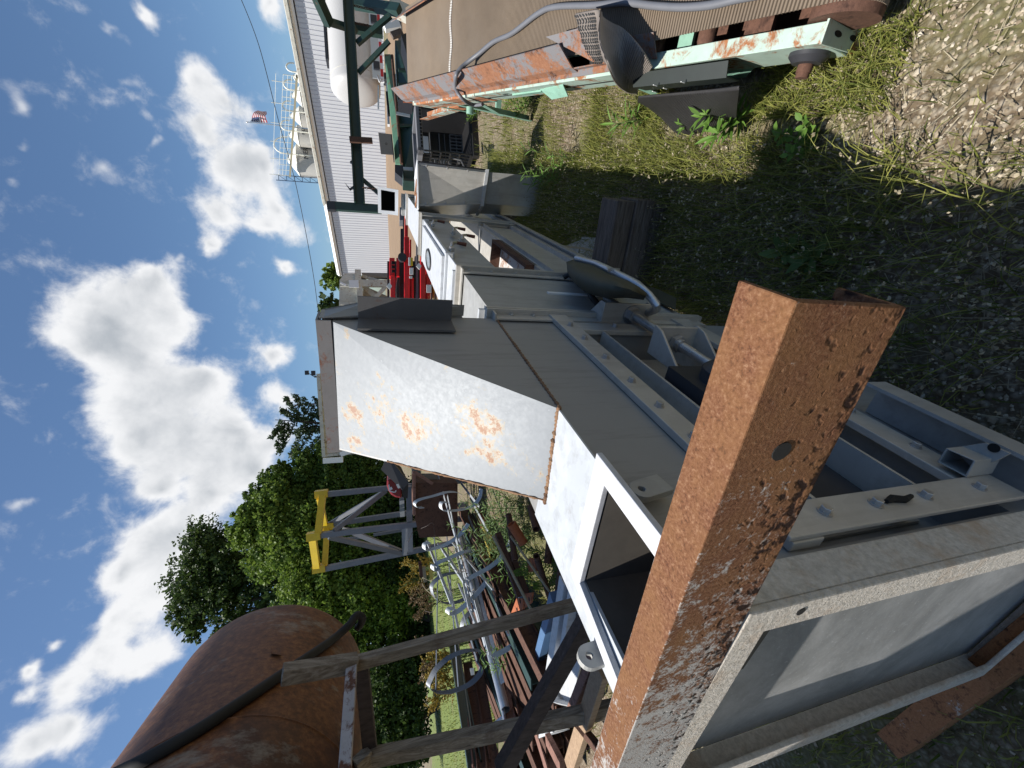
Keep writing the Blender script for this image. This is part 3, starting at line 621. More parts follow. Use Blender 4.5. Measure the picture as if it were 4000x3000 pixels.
# ribbed belt: cross ribs as real geometry, wrapping round the tail pulley
prof=[]; pitch=.0128; v=-.02
Rp=.10
b0v,b1v=-.02,3.60
nr=int((b1v-b0v)/pitch)
for i in range(nr):
    v=b0v+i*pitch; amp=.0065 if v<2.2 else .0065*max(.15,(3.0-v)/.8)
    n0=.045
    prof+= [(v,n0-amp),(v+pitch*.22,n0),(v+pitch*.72,n0),(v+pitch*.94,n0-amp)]
wrap=[]
for k in range(30):
    a=k/29*math.radians(150); 
    for j,(da,dr) in enumerate(((0,-.0065),(.03,0),(.09,0),(.115,-.0065))):
        aa=a+da*.8; wrap.append((b0v-(Rp+dr)*math.sin(aa), .045-Rp+(Rp+dr)*math.cos(aa)))
prof=wrap[::-1]+prof
head=[(b1v+.07*math.sin(a),.045-.07+.07*math.cos(a)) for a in [i*math.pi/10 for i in range(11)]]
prof+=head
def bl(v): return .085 if v<.9 else .085+.02*min(1,(v-.9)/.5)
br=.70
m=MB(); rows=[[Q((bl(v)+(br-bl(v))*t,v,n)) for t in (0,.33,.66,1)] for v,n in prof]; m.grid(rows); m.build('belt',MT['belt'],mc)
m=MB(); QB(m,(.10,.3,.005),(.69,3.55,.03)); m.build('slider_bed',MT['mintd'],mc)
m=MB(); 
for k in range(40):
    u=.12+k*.0142; m.box((u,2.655+.012*math.sin(k*.33),.046),(u+.010,2.683+.012*math.sin(k*.33),.051),M)
m.build('belt_splice',galv('splice_pale',(.55,.53,.5),.6,.2),mc)
# pulleys and rollers
m=MB(); m.lathe(Q((.07,-.02,-.055)),mu,[(.096,0),(.096,.6)],28); pu=m.build('tail_pulley',MT['rusto'],mc,smooth=40)
m=MB(); m.lathe(Q((.095,-.02,-.055)),-mu,[(.098,0),(.098,.035),(.085,.035)],28); m.build('pulley_rim',MT['rusto'],pu,smooth=40)
m=MB(); m.lathe(Q((.0,.075,-.10)),-mu,[(.062,-.002),(.062,.012),(.045,.03),(.028,.032)],22); bh=m.build('flange_bearing',MT['charcoal'],mc,smooth=40)
m=MB(); m.lathe(Q((-.03,.075,-.10)),-mu,[(.024,0),(.024,.025),(.021,.025),(.021,.04)],18); m.build('shaft',MT['rusto'],bh,smooth=40)
rl=None
for v in (.45,.70):
    m=MB(); m.lathe(Q((.055,v,-.02)),mu,[(.03,0),(.034,.01),(.034,.6)],18); m.build('idler_roller',MT['rusto'],mc,smooth=40)
for v0,v1 in ((.53,.60),(.78,.86)):
    m=MB(); QB(m,(.05,v0,-.05),(.66,v1,-.035)); m.build('cross_member',MT['mintd'],mc)
m=MB(); QB(m,(.05,.20,-.05),(.64,.30,-.03)); QB(m,(.05,.02,-.17),(.66,3.5,-.165)); m.build('underpan',MT['rusto'],mc)
# rusty skirts: sloped board on an angle
for s,x0 in ((1,0),(-1,WID)):
    m=MB(); pts=[(.028*s,.004),(.034*s,.004),(.05*s,.05),(.125*s,.148),(.120*s,.153),(.044*s,.054)]
    a=1.18 if s>0 else 1.6
    m.prof(Q((x0,a,0)),Q((x0,3.78 if s>0 else 3.70,0)),pts,mu,mn)
    m.prof(Q((x0,a-.28 if s>0 else a,0.006)),Q((x0,3.55,.006)),[(.012*s,0),(.045*s,0),(.045*s,.035),(.040*s,.035),(.040*s,.005),(.012*s,.005)],mu,mn)
    m.build('skirt_board',MT['rustcover'],mc)
m=MB(); m.slab([Q(p) for p in ((.05,1.02,.05),(.16,1.28,.16),(.17,.92,.12),(.07,.80,.03))],mn*.005); m.slab([Q(p) for p in ((.03,.66,.004),(.05,.88,.004),(.12,.86,.06),(.11,.66,.055))],mn*.005); m.build('deflector_plate',MT['rustcover'],mc)
# legs, gussets, braces
def mleg(a,b,w=.075,name='leg',mat='mintd',par=mc):
    m=MB(); a=Vector(a); b=Vector(b); d=(b-a).normalized(); sd=mu
    m.prof(a,b,[(0,-w/2),(w*.7,-w/2),(w*.7,-w/2+.006),(.006,-w/2+.006),(.006,w/2),(0,w/2)],sd,d.cross(sd)); return m.build(name,MT[mat],par)
for u in (.0,.66):
    t=Q((u,3.05,-.16)); f=Vector((.42+u,4.92,0)); mleg(t,f)
    mleg(Q((u,1.0,-.2)),Vector((.42+u,2.55,0)),.06)
m=MB(); m.bar((.45,4.72,.42),(1.10,4.72,.42),.05,.05); m.build('cross_brace',MT['mintd'],mc)
m=MB(); m.bar(Q((.004,2.7,-.22)),(.424,4.80,.36),.05,.006,mu); m.bar(Q((.004,3.45,-.2)),(.424,4.86,.62),.05,.006,mu); m.build('diagonal_brace',MT['mintd'],mc)
m=MB(); m.slab([Q(p) for p in ((.001,.33,-.2),(.001,.95,-.2),(.001,.95,-.3),(.001,.62,-.36),(.001,.45,-.34))],mu*.008); m.slab([Q(p) for p in ((-.0,.33,-.2),(-.0,.62,-.36),(.12,.62,-.38),(.12,.33,-.21))],mn*.006); m.build('foot_gusset',MT['mintd'],mc)
m=MB(); QB(m,(-.012,1.62,-.115),(-.002,1.95,-.075)); m.slab([Q(p) for p in ((-.004,1.36,-.04),(-.004,1.62,-.07),(-.05,1.56,-.12),(-.05,1.36,-.085))],mu*.006); m.build('slotted_bracket',MT['mintd'],mc)
m=MB(); m.slab([Q(p) for p in ((-.004,2.42,-.17),(-.004,2.62,-.17),(-.004,2.62,-.225),(-.004,2.42,-.235))],mu*.006); m.lathe(Q((-.03,2.75,-.17)),-mu,[(.03,0),(.03,.05)],14); m.build('return_bracket',MT['mintd'],mc)
# a second, lower arm seen behind the far leg
m=MB(); a=kp(1690,430,4.9); b=kp(1790,445,4.2); m.prof(kp(1672,470,5.1),kp(1830,425,4.0),[(0,0),(.1,0),(.1,.006),(.006,.006),(.006,.10),(0,.10)],K.ax[0],Vector((0,0,1))); o=m.build('rusty_rail_offcut',MT['mintr']); tag(o,'rust streaked mint rail offcut propped beside the far leg of the belt conveyor','rail offcut')
# ------------------ gray hose lying over the belt
m1=lambda x,y:(1560+x*600/2212,y*600/2212)
m2_=lambda x,y:(2000+x*900/2212,y*900/2212)
def mp(px,n): return Q(M.pl(px[0],px[1],2,n))
def mpu(px,u): return Q(M.pl(px[0],px[1],0,u))
hp=[mp(m2_(2420,-60),.062),mp(m2_(2160,-10),.064),mp(m2_(1900,50),.064),mp(m2_(1620,70),.064),mp(m2_(1350,55),.066),mp(m2_(1080,25),.066),mp(m2_(800,50),.064),mp(m2_(420,65),.064),mp(m2_(250,130),.064),mp(m2_(0,320),.064),mp(m1(1360,600),.066),mp(m1(1150,770),.075),mp(m1(980,900),.115),mp(m1(860,1010),.165),mp(m1(810,1120),.175),mpu(m1(810,1250),.06),mpu(m1(850,1350),.012),mpu(m1(940,1450),-.025),mpu(m1(1070,1510),-.03),mpu(m1(1200,1500),-.028)]
def smoothpts(P,n=6):
    out=[]
    for i in range(len(P)-1):
        p0=P[max(i-1,0)];p1=P[i];p2=P[i+1];p3=P[min(i+2,len(P)-1)]
        for k in range(n):
            t=k/n; out.append(.5*((2*p1)+(p2-p0)*t+(2*p0-5*p1+4*p2-p3)*t*t+(3*p1-p0-3*p2+p3)*t**3))
    out.append(P[-1]); return out
m=MB(); m.tube(smoothpts(hp),.0135,10); o=m.build('hose',MT['hose'],None,smooth=80); tag(o,'long gray hose snaking over the dusty belt and hanging over the rail','hose')
# ------------------ curled herringbone belt strip draped over the rail
def curve3(P): return smoothpts(P,7)
z3=m2_
edgeA=[mp(z3(610,130),.20),mp(z3(820,95),.23),mp(z3(862,140),.235),mpu(z3(870,300),.03),mpu(z3(905,580),-.045),mpu(z3(980,760),-.075),mpu(z3(1060,860),-.07),mpu(z3(1200,895),-.04)]
edgeB=[mp(z3(750,600),.06),mp(z3(905,600),.08),mp(z3(870,380),.16),mp(z3(1080,290),.15),mpu(z3(1290,520),.04),mpu(z3(1350,620),.0),mpu(z3(1370,740),-.012),mpu(z3(1300,790),-.012)]
A_=[mp(z3(612,130),.18),mp(z3(740,105),.215),mp(z3(815,95),.225),mp(z3(850,110),.21),mp(z3(868,170),.16),mp(z3(960,230),.11),mp(z3(1090,290),.09),mpu(z3(1250,480),.035),mpu(z3(1350,640),-.0)]
B_2=[mp(z3(762,600),.035),mp(z3(835,602),.045),mp(z3(895,596),.05),mpu(z3(905,575),-.02),mpu(z3(935,660),-.05),mpu(z3(985,775),-.07),mpu(z3(1050,850),-.075),mpu(z3(1120,890),-.06),mpu(z3(1205,895),-.035)]
rows=[]
for t in [i/8 for i in range(9)]:
    rows.append(smoothpts([a.lerp(b,t)+(mn*.03-mu*.02)*math.sin(math.pi*t)*(.2 if i_<3 else .7) for i_,(a,b) in enumerate(zip(A_,B_2))],5))
m=MB(); m.grid(rows); 
fl=m.build('belt_strip',plain('rubber_strip_gray',(.18,.155,.135),.6,0,.45),None,smooth=80,solid=.007); tag(fl,'curled black rubber belt strip with herringbone tread draped over the mint rail','rubber strip')
m=MB()
nr_=len(rows); 
for i in range(8):
    for j in range(0,9):
        for sgn in (1,):
            r0,r1=rows[i],rows[i+1]; j2=min(j+1,len(r0)-2)
            a=r0[j].lerp(r1[j],.2); b=r0[j2].lerp(r1[j2],.8) 
            if i%2: a,b=r0[j2].lerp(r1[j2],.2),r0[j].lerp(r1[j],.8)
            nn=(r1[j]-r0[j]).cross(r0[j+1]-r0[j]).normalized(); 
            if nn.dot(CAM-a)<0: nn=-nn
            m.bar(a+nn*.005,a.lerp(b,.48)+nn*.005,.0045,.007,nn); m.bar(a.lerp(b,.52)+(r1[j]-r0[j])*.25+nn*.005,b+(r1[j]-r0[j])*.25+nn*.005,.0045,.007,nn)
m.build('tread',plain('tread_gray',(.06,.06,.06),.55),fl)
# fine ribs on the hanging face
m=MB()
for j in range(16,40):
    for f in (0.,.5):
        pts=[r[j].lerp(r[j+1],f) for r in rows]; nn=(rows[1][j]-rows[0][j]).cross(rows[0][j+1]-rows[0][j]).normalized()
        if nn.dot(CAM-pts[4])<0: nn=-nn
        m.tube([p+nn*.0035 for p in pts],.0022,4)
m.build('rib',plain('rubber_gray',(.30,.265,.235),.6,0,.3),fl)
# dark green angle and ribbed rubber mat below
ang=thing('angle_iron',mpu(z3(1210,920),-.06),'short dark green angle iron with white scuffs hanging below the mint rail','angle iron')
a,b=mpu(z3(1205,850),-.06),mpu(z3(2100,760),-.065)
m=MB(); m.prof(a,b,[(0,.03),(.05,.045),(.05,.04),(.005,.026),(.004,-.055),(0,-.055)],mu,mn); m.build('angle_body',plain('green_black',(.012,.018,.016),.5,0,.4),ang)
for px in ((1375,820),(1365,880),(1470,850),(1640,790)):
    m=MB(); p=mpu(z3(*px),-.067); m.bar(p-mn*.012,p+mn*.012,.005,.002,mu); m.build('white_scuff',MT['label'],ang)
zz=[z3(1215,950),z3(1420,1110),z3(1640,1285),z3(1760,1235)]; tp=[z3(1215,925),z3(1480,900),z3(1900,860),z3(2180,830)]
rows=[]
ups=[mpu(q,-.055-.018*i) for i,q in enumerate(tp)]; dn=[gp(*zz[0],.20),gp(*zz[1],.09),gp(*zz[2],.012),gp(2880,470,.006)]
n=40
U_=smoothpts(ups,13); D_2=smoothpts(dn,13)
m=MB(); m.grid([[a.lerp(b,t)+mu*.05*math.sin(math.pi*t)*(-.3) for t in (0,.25,.5,.75,1)] for a,b in zip(U_,D_2)]); mt=m.build('rubber_mat',MT['rubber'],None,smooth=80,solid=.006); tag(mt,'black ribbed rubber mat hanging from the angle iron down to the grass','rubber mat')
m=MB()
for i in range(0,len(U_)-1):
    for f in (0,.5):
        a=U_[i].lerp(U_[i+1],f); b=D_2[i].lerp(D_2[i+1],f); P=[a.lerp(b,t)+mu*.05*math.sin(math.pi*t)*(-.3)-mu*.005+Vector((0,-.003,0)) for t in (0.02,.25,.5,.75,1)]; m.tube(P,.0035,4)
m.build('rib',MT['rubber'],mt)
# ================================================================== chute duct standing right of the conveyor
ch=thing('chute',K.w((1.95,4.05,0)),'upright galvanised chute in two bolted sections with white flange on top, standing in the weeds','chute')
D1=3.98
def KP(x,y,D): return kp(x,y,D)
D2c=3.78; tl,tr=KP(1635,802,D1),KP(1632,640,D2c); jl,jr=KP(1882,795,D1),KP(1900,672,D2c); bl_,br_=KP(2165,815,D1),KP(2130,690,D2c)
bl_.z=-.02; br_.z=-.02; bk=K.ax[1]*.30
m=MB(); m.hexa([jl,jr,jr+bk*.8,jl+bk*.8,tl,tr,tr+bk,tl+bk]); m.build('upper_section',MT['galv'],ch)
m=MB(); a=[bl_,br_,br_+bk*.75,bl_+bk*.75]; b=[p+Vector((0,0,-.004)) for p in (jl,jr,jr+bk*.8,jl+bk*.8)]; m.hexa(a+b); m.build('lower_section',MT['galvd'],ch)
def ring(c4,ex,h,name,mat):
    c=sum(c4,Vector())/4; o=[p+(p-c).normalized()*ex for p in c4]; m=MB(); m.frameplate(o,c4,Vector((0,0,h))); return m.build(name,mat,ch)
ring([tl,tr,tr+bk,tl+bk],.035,.012,'top_flange',MT['white'])
ring([p+Vector((0,0,-.02)) for p in (jl,jr,jr+bk*.8,jl+bk*.8)],.03,.03,'joint_flange',MT['galvb'])
sd=K.ax[0]
m=MB(); m.bar(tl+Vector((0,0,-.01))-K.ax[1]*.004,jl-K.ax[1]*.004,.02,.006,K.ax[1]); m.bar(tr-K.ax[1]*.004+Vector((0,0,-.01)),jr-K.ax[1]*.004,.02,.006,K.ax[1]); m.build('corner_seam',MT['galvd'],ch)
m=MB(); m.slab([tr+sd*.002-K.ax[1]*.0,tr+sd*.03+K.ax[1]*.002,jr+sd*.03+K.ax[1]*.002,jr+sd*.002],K.ax[1]*.01); m.build('dark_side_strip',MT['charcoal'],ch)  # charcoal strip drawn for the chute's dark right side face
fb=None
for t in (.12,.42,.72):
    for side,(A0,B0) in enumerate(((tl,jl),(tr,jr))):
        p=A0.lerp(B0,t)+K.ax[0]*(.012 if side==0 else -.012)-K.ax[1]*.004
        if fb is None: m=MB(); m.lathe(p,-K.ax[1],[(.011,0),(.011,.009),(.006,.01),(.006,.022)],8); fb=m.build('bolt',MT['bolt'],ch); fp=p
        else: copypart(fb,p-fp,ch)
m=MB(); c=(tl+tr)/2+bk*.5
for t in (.3,.62): m.bar(tl.lerp(tr,t)+Vector((0,0,.012)),tl.lerp(tr,t)+bk+Vector((0,0,.012)),.02,.01); 
m.build('grate_bar',MT['rust'],ch)
# ================================================================== timbers under the conveyor, boards on the ground
tm=[]
Yt=2.2
c0=Yp(2380,1055,Yt); c1=Yp(2430,790,Yt)
xl,xr=-.98,-.125
labs=['top weathered timber of the stack of three under the conveyor','middle weathered timber of the stack of three under the conveyor','lowest weathered timber of the stack of three under the conveyor, sunk in weeds']
for i,(z0,z1,dx,dy) in enumerate(((.235,.345,0,0),(.118,.231,.012,-.012),(-.005,.114,-.004,.01))):
    m=MB(); m.box((xl+dx,Yt-.005+dy,z0),(xr+dx+.0,Yt+.19+dy,z1)); o=m.build('timber',MT['wood'],None,bev=.008); tag(o,labs[i],'timber','timbers under the conveyor')
for i,(q,lab) in enumerate((([(2225,960),(2205,1010),(2260,1030),(2285,935)],'pale flat board in the weeds nearest the conveyor rail'),([(2285,925),(2275,1005),(2330,1020),(2350,930)],'pale flat board in the weeds next to the timber stack'))):
    m=MB(); m.slab([gp(x,y,.05) for x,y in q],Vector((0,0,.03))); tag(m.build('board',plain('pale_board%d'%i,(.40,.40,.38),.8,0,.25,20)),lab,'board')
m=MB(); pts=[gp(2100,950,.16),gp(2170,958,.2),gp(2230,965,.2),gp(2300,975,.16),gp(2360,1010,.1)]; m.tube(smoothpts(pts),.008,5); tag(m.build('dry_stalk',MT['straw']),'yellowed dry stalk bent across the boards beside the conveyor','stalk')
m=MB(); m.box((-.95,5.0,0.),(-.3,5.2,.31)); tag(m.build('timber_support',MT['wood'],None,bev=.008),'weathered timber block under the far part of the conveyor','timber')
# ================================================================== right hand background
kr,kf,kz=K.ax
def kbar(mb,p,q,D0,D1,w,h,up=(0,0,1)): return mb.bar(kp(p[0],p[1],D0),kp(q[0],q[1],D1),w,h,up)
# ---- dark green steel frame
gf=thing('braced_frame',kd(5.5,9,0),'dark green steel frame with long beam, braces and chains before the white building','steel frame')
m=MB(); a=kp(1405,795,9.); b=kp(1357,-60,9.); m.ibeam(a,b,.20,.21,.03); m.build('main_beam',MT['green'],gf)
m=MB(); a=kp(1278,806,9.05); b=kp(1310,807,9.05); m.bar(a,b,.17,.12,kf); m.build('post_cap',MT['charcoal'],gf)
m=MB(); m.bar(kp(1308,806,9.05),kp(1490,818,9.05),.165,.10,kf); m.build('post',MT['greenb'],gf)
m=MB(); kbar(m,(1415,700),(1490,765),9,9,.07,.07,kf); m.build('brace',MT['green'],gf)
m=MB(); kbar(m,(1395,170),(1525,60),9,8.6,.09,.09,kf); m.build('brace',MT['green'],gf)
m=MB(); kbar(m,(1400,285),(1520,160),9,8.6,.085,.06,kf); m.build('brace',MT['green'],gf)
m=MB(); kbar(m,(1385,110),(1495,130),9.6,9.6,.17,.12,kf); m.build('post',MT['green'],gf)
m=MB(); kbar(m,(1380,12),(1560,40),9.3,8.8,.2,.14,kf); m.build('post',MT['greenb'],gf)
m=MB(); kbar(m,(1285,92),(1235,-20),8.7,8.2,.18,.13,kf); m.build('upper_beam',MT['green'],gf)
m=MB(); kbar(m,(1285,85),(1390,118),8.9,9.3,.12,.10,kf); m.build('upper_brace',MT['green'],gf)
m=MB(); kbar(m,(1365,545),(1455,550),8.85,8.85,.11,.05,kf); m.build('clamp_bar',MT['rusto'],gf)
m=MB(); m.slab([kp(*q,8.9) for q in ((1346,712),(1366,735),(1384,722),(1384,735),(1367,745))],kf*.01); m.slab([kp(*q,8.9) for q in ((1372,625),(1378,640),(1366,632))],kf*.06); m.build('hook_plate',MT['charcoal'],gf)
def chain(p,q,D,n):
    m=MB(); a=kp(*p,D); b=kp(*q,D)
    for i in range(n):
        c=a.lerp(b,(i+.5)/n); d=(b-a).normalized()*.5*(b-a).length/n*1.2; s=(kr if i%2 else kf)*.018; m.tube([c-d,c-d*.5+s,c+d*.5+s,c+d,c+d*.5-s,c-d*.5-s],.009,5,closed=True)
    return m.build('chain',MT['rusto'],gf)
chain((1376,20),(1460,40),9.,9); chain((1378,88),(1440,100),9.,8); chain((1418,733),(1465,738),8.9,5)
# ---- pale green trough machine
gm_=thing('trough_machine',kd(4.6,8.2,0),'long pale green steel trough with rusty pipe along its rim, behind the black crate','trough')
m1_=lambda x,y:(1440+x*500/2212,360+y*500/2212)
g1=lambda x,y:(1000+x*1200/2212,y*1200/2212)
P=[kp(*g1(925,395),8.9),kp(*g1(1000,1165),7.8),kp(*g1(1062,1170),7.8),kp(*g1(1015,440),8.9)]
m=MB(); m.slab([kp(*q,D) for q,D in ((g1(925,390),9.0),(g1(985,980),8.2),(g1(1005,1180),8.0),(g1(1045,1180),7.9),(g1(1020,880),8.2),(g1(970,390),9.0))],Vector((0,0,-.0))+kf*.12); m.build('rim_board',MT['greenp'],gm_)
m=MB(); m.tube([kp(*g1(980,400),8.95),kp(*g1(1020,860),8.15),kp(*g1(1048,1180),7.85)],.028,8); m.build('rim_pipe',MT['rusto'],gm_,smooth=60)
m=MB(); m.slab([kp(*q,D) for q,D in ((g1(1000,290),9.),(g1(1030,870),8.2),(g1(1062,1280),7.9),(g1(1150,1290),7.9),(g1(1160,760),8.2),(g1(1170,290),9.))],kf*.5); m.build('trough_wall',MT['greenb'],gm_)
for x,y in ((1060,505),(1060,610),(1060,730),(1060,905),(1070,1110)):
    m=MB(); m.bar(kp(*g1(x-35,y),8.15),kp(*g1(x+95,y+2),8.15),.05,.05,kf); m.build('stiffener',MT['green'],gm_)
m=MB(); m.bar(kp(*g1(1010,815),8.05),kp(*g1(1110,835),8.05),.05,.02,kf); m.build('strap_clamp',MT['pipe'],gm_)
m=MB(); m.bar(kp(*g1(1060,1215),7.8),kp(*g1(1130,1218),7.8),.06,.02,kf); m.build('strap_clamp',MT['pipe'],gm_)
m=MB(); m.slab([kp(*q,7.7) for q in (g1(1000,1185),g1(1000,1240),g1(1055,1285),g1(1060,1190))],kf*.3); m.build('end_bracket',MT['charcoal'],gm_)
m=MB()
for q in ((1180,620),(1180,1180)): m.bar(kp(*g1(*q),8.2),kp(g1(*q)[0]+ 0*q[0]+60,g1(*q)[1],8.2)-kz*.8,.08,.08,kf)
m.build('leg',MT['green'],gm_)
# black cover over the head of the belt conveyor, seen beyond its end
m=MB(); m.slab([kp(*q,7.2) for q in (g1(1045,250),g1(1060,300),g1(1100,440),g1(1130,440),g1(1135,220))],kf*.4); tag(m.build('black_sheet',MT['black']),'black plastic sheet sagging beyond the top end of the belt','sheet')
m=MB(); m.slab([kp(*q,6.6) for q in (g1(1030,655),g1(1025,715),g1(1130,735),g1(1140,660))],kf*.3); bx=m.build('drive_box',MT['charcoal']); tag(bx,'charcoal box with a rust red band behind the rusty skirt','box')
m=MB(); m.slab([kp(*q,6.57) for q in (g1(1058,706),g1(1060,732),g1(1135,738),g1(1137,710))],kf*.02); m.build('band',MT['rustred'],bx)
# ---- laptop on the trough
lp_=thing('laptop',kp(1540,590,7.9),'open laptop with a brown gray lid and round emblem resting on the green trough','laptop')
lc=[kp(*m1_(x,y),7.85) for x,y in ((165,695),(210,1070),(440,1085),(402,725))]
nl=(lc[1]-lc[0]).cross(lc[2]-lc[0]).normalized(); nl=nl if nl.dot(CAM-lc[0])>0 else -nl
m=MB(); m.slab(lc,-nl*.012); m.build('lid',MT['screen'],lp_,bev=.01)
c=sum(lc,Vector())/4; ex=(lc[1]-lc[0]).normalized(); ey=nl.cross(ex)
m=MB(); m.slab([c+nl*.001+(ex*math.cos(a)+ey*math.sin(a))*.024 for a in [i*math.pi/10 for i in range(20)]],nl*.002); em=m.build('emblem',plain('emblem_gray',(.12,.105,.095),.3,.5,.1),lp_)
m=MB(); 
for dx in (-.008,.008): m.bar(c+nl*.0035+ex*dx-ey*.012+ex*.003,c+nl*.0035+ex*dx+ey*.012-ex*.003,.003,.002,nl)
m.build('emblem_mark',MT['screen'],em)
m=MB(); q=[lc[3],lc[2],lc[2]-nl*.26-kz*.01,lc[3]-nl*.26-kz*.01]; m.slab(q,kz*.018); m.build('keyboard_base',MT['charcoal'],lp_)
# ---- black plastic crate lying open
cr=thing('plastic_crate',gp(1840,540,0),'black plastic pallet crate with ribbed lattice walls, behind the belt conveyor leg','crate')
DC=6.35
fl_=[kp(*m1_(x,y),DC) for x,y in ((830,240),(815,1030),(1020,1030),(1025,250))]
A0=kp(1628,415,6.6); B0=kp(1628,602,6.6)
r0,r1=K.loc(A0)[0],K.loc(B0)[0]; r0,r1=max(r0,r1),min(r0,r1); zt_=.98
def CB(mb,ra,rb,fa,fb,za,zb): return mb.box((ra,fa,za),(rb,fb,zb),K)
m=MB(); CB(m,r1-.02,r0+.02,6.45,6.60,zt_-.09,zt_); CB(m,r1-.02,r1+.04,6.45,7.35,zt_-.09,zt_); CB(m,r0-.04,r0+.02,6.45,7.35,zt_-.09,zt_); CB(m,r1-.02,r0+.02,7.25,7.35,zt_-.09,zt_); m.build('rim',plain('gray_rim',(.16,.16,.17),.5,0,.2),cr,bev=.008)
m=MB()
for i in range(13):
    x=r1+.05+(r0-r1-.1)*i/12; CB(m,x-.02,x+.02,6.442,6.449,zt_-.082,zt_-.05)
m.build('rim_slot',MT['dark'],cr)
m=MB(); CB(m,r1,r0,7.22,7.25,.05,zt_-.1); CB(m,r1,r0,6.5,7.2,.08,.12); CB(m,r0-.03,r0,6.5,7.2,.08,zt_-.1); m.build('wall',MT['black'],cr)
m=MB()
for i in range(9): CB(m,r1+.01,r1+.03,6.5+i*.09,6.515+i*.09,.1,zt_-.1)
for z in (.12,.3,.45,.6,.75): CB(m,r1+.005,r1+.035,6.5,7.22,z,z+.02)
m.build('side_lattice',MT['black'],cr)
m=MB()
for z,t in ((.12,.012),(.22,.014),(.33,.018),(.43,.008),(.52,.016),(.68,.016)): CB(m,r1+.03,r0-.03,7.18,7.22,z,z+t)
for i in range(12): x=r1+.06+(r0-r1-.1)*i/11; CB(m,x,x+.012,7.17,7.215,.12,.34)
for i in range(6): x=r1+.06+i*.07; CB(m,x,x+.01,7.17,7.215,.34,.7)
m.build('back_lattice',plain('rib_gray',(.13,.13,.135),.5),cr)
m=MB(); CB(m,r0-.42,r0-.12,7.165,7.18,.72,.86); m.build('paper_label',MT['label'],cr)
m=MB(); CB(m,r1-.02,r0+.02,6.44,6.54,.0,.1); CB(m,r1-.02,r0+.02,7.2,7.3,.0,.1); m.build('runner',MT['black'],cr)
m=MB()
for i,(x,y) in enumerate(((1700,625),(1725,628),(1755,628),(1790,622))): m.bar(kp(x,y,6.3),kp(x+3,y+16,6.2),.03,.03,kz); 
m.tube([kp(1745,630,6.1),kp(1765,618,6.15),kp(1800,626,6.1),kp(1815,655,6.0)],.012,5); m.tube([kp(1738,628,6.1),kp(1735,665,5.9)],.02,6); tag(m.build('lattice_panel',plain('dusty_black',(.07,.068,.066),.6)),'dusty black lattice panel fallen open at the left of the crate','panel')
# ---- clutter at the right edge behind the belt
for i,(a,b,D,w,mt,lab,cat) in enumerate((((1520,20),(1600,60),11,.35,'offwhite','pale stained post beyond the top of the belt','post'),((1500,105),(1560,95),12,.25,'label','white stacked board end behind the green post','board'),((1530,140),(1570,125),11.5,.16,'wood','brown board stack behind the green post','board'))):
    m=MB(); m.bar(kp(*a,D),kp(*b,D),w,w*.6,kf); tag(m.build('stacked_board' if cat=='board' else 'stub_post',MT[mt]),lab,cat)
def rack(px,D,n,mat,lab,name):
    m=MB(); 
    for i in range(n):
        p=kp(px[0]+i*9,px[1],D); m.bar(p,p-kr*1.6+kz*.02*i,.05,.03)
    tag(m.build(name,MT[mat]),lab,'bars')
m=MB(); m.bar(kp(1478,335,14),kp(1478,427,14),.05,.05); tag(m.build('steel_tube',MT['pipe']),'thin steel tube lying at the foot of the building wall','tube')
m=MB(); m.bar(kp(1512,330,10),kp(1518,490,10),.10,.05); tag(m.build('white_bar',MT['white']),'white perforated bar lying on the gravel beyond the trough','bar')
m=MB(); m.bar(kp(1512,362,9.7),kp(1520,450,9.7),.09,.06); tag(m.build('black_tube',MT['black']),'black tube lying against the white perforated bar','tube')
m=MB(); m.box((6.6,14.5,rise(14)),(8.6,16.,rise(14)+.28),K); o=m.build('concrete_slab',MT['concrete']); tag(o,'pale concrete slab on the gravel between trough and duct flange','slab')
# ---- white tank trailer
tr=thing('tank_trailer',kd(19.5,20,rise(19)),'white rounded tank trailer with red and white reflective rail parked by the building','trailer')
TD=20.; ca=kp(1380,345,TD); z0=1.05; r_l=K.loc(kp(1380,345,TD))[0]
zb=K.loc(kp(1480,200,TD))[2]; ztop=K.loc(kp(1272,150,TD))[2]; Rt=(ztop-zb)/2*.98; zc=(ztop+zb)/2
m=MB(); prf=[(0.05,0.)]+[(Rt*math.sin(a),Rt*.38*(1-math.cos(a))) for a in [i*math.pi/16 for i in range(1,9)]]+[(Rt,11.)]
m.lathe(kd(r_l,TD+Rt*.6,zc),kr,prf,40); tk=m.build('tank_shell',plain('trailer_white',(.55,.54,.52),.4,.1,.06),tr,smooth=40)
m=MB(); m.tube([kd(r_l+.75,TD+Rt*.6,zc)+(kf*math.cos(a)+kz*math.sin(a))*(Rt+.002) for a in [i*math.pi/20 for i in range(40)]],.012,5,closed=True); m.build('weld_ring',MT['offwhite'],tk)
zr=K.loc(kp(1478,200,TD-.9))[2]
m=MB(); m.box((r_l+.1,TD-.72,zr-.05),(r_l+11,TD-.66,zr+.32),K); m.build('side_rail',MT['alu'],tr)
zt2=zr-.10
for i in range(22):
    pass
m=MB()
for i in range(16): m.box((r_l+.2+i*.62,TD-.74,zt2-.06),(r_l+.2+i*.62+.34,TD-.732,zt2+.06),K)
m.build('red_reflective_tape',MT['red'],tr)
m=MB(); m.box((r_l+.0,TD-.73,zt2-.075),(r_l+11,TD-.60,zt2+.075),K); m.build('white_rail',MT['white'],tr)
m=MB(); 
for dx in (.5,2.6,4.4): m.box((r_l+dx,TD-.78,zr-.02),(r_l+dx+.34,TD-.70,zr+.25),K)
m.build('rail_fitting',MT['charcoal'],tr)
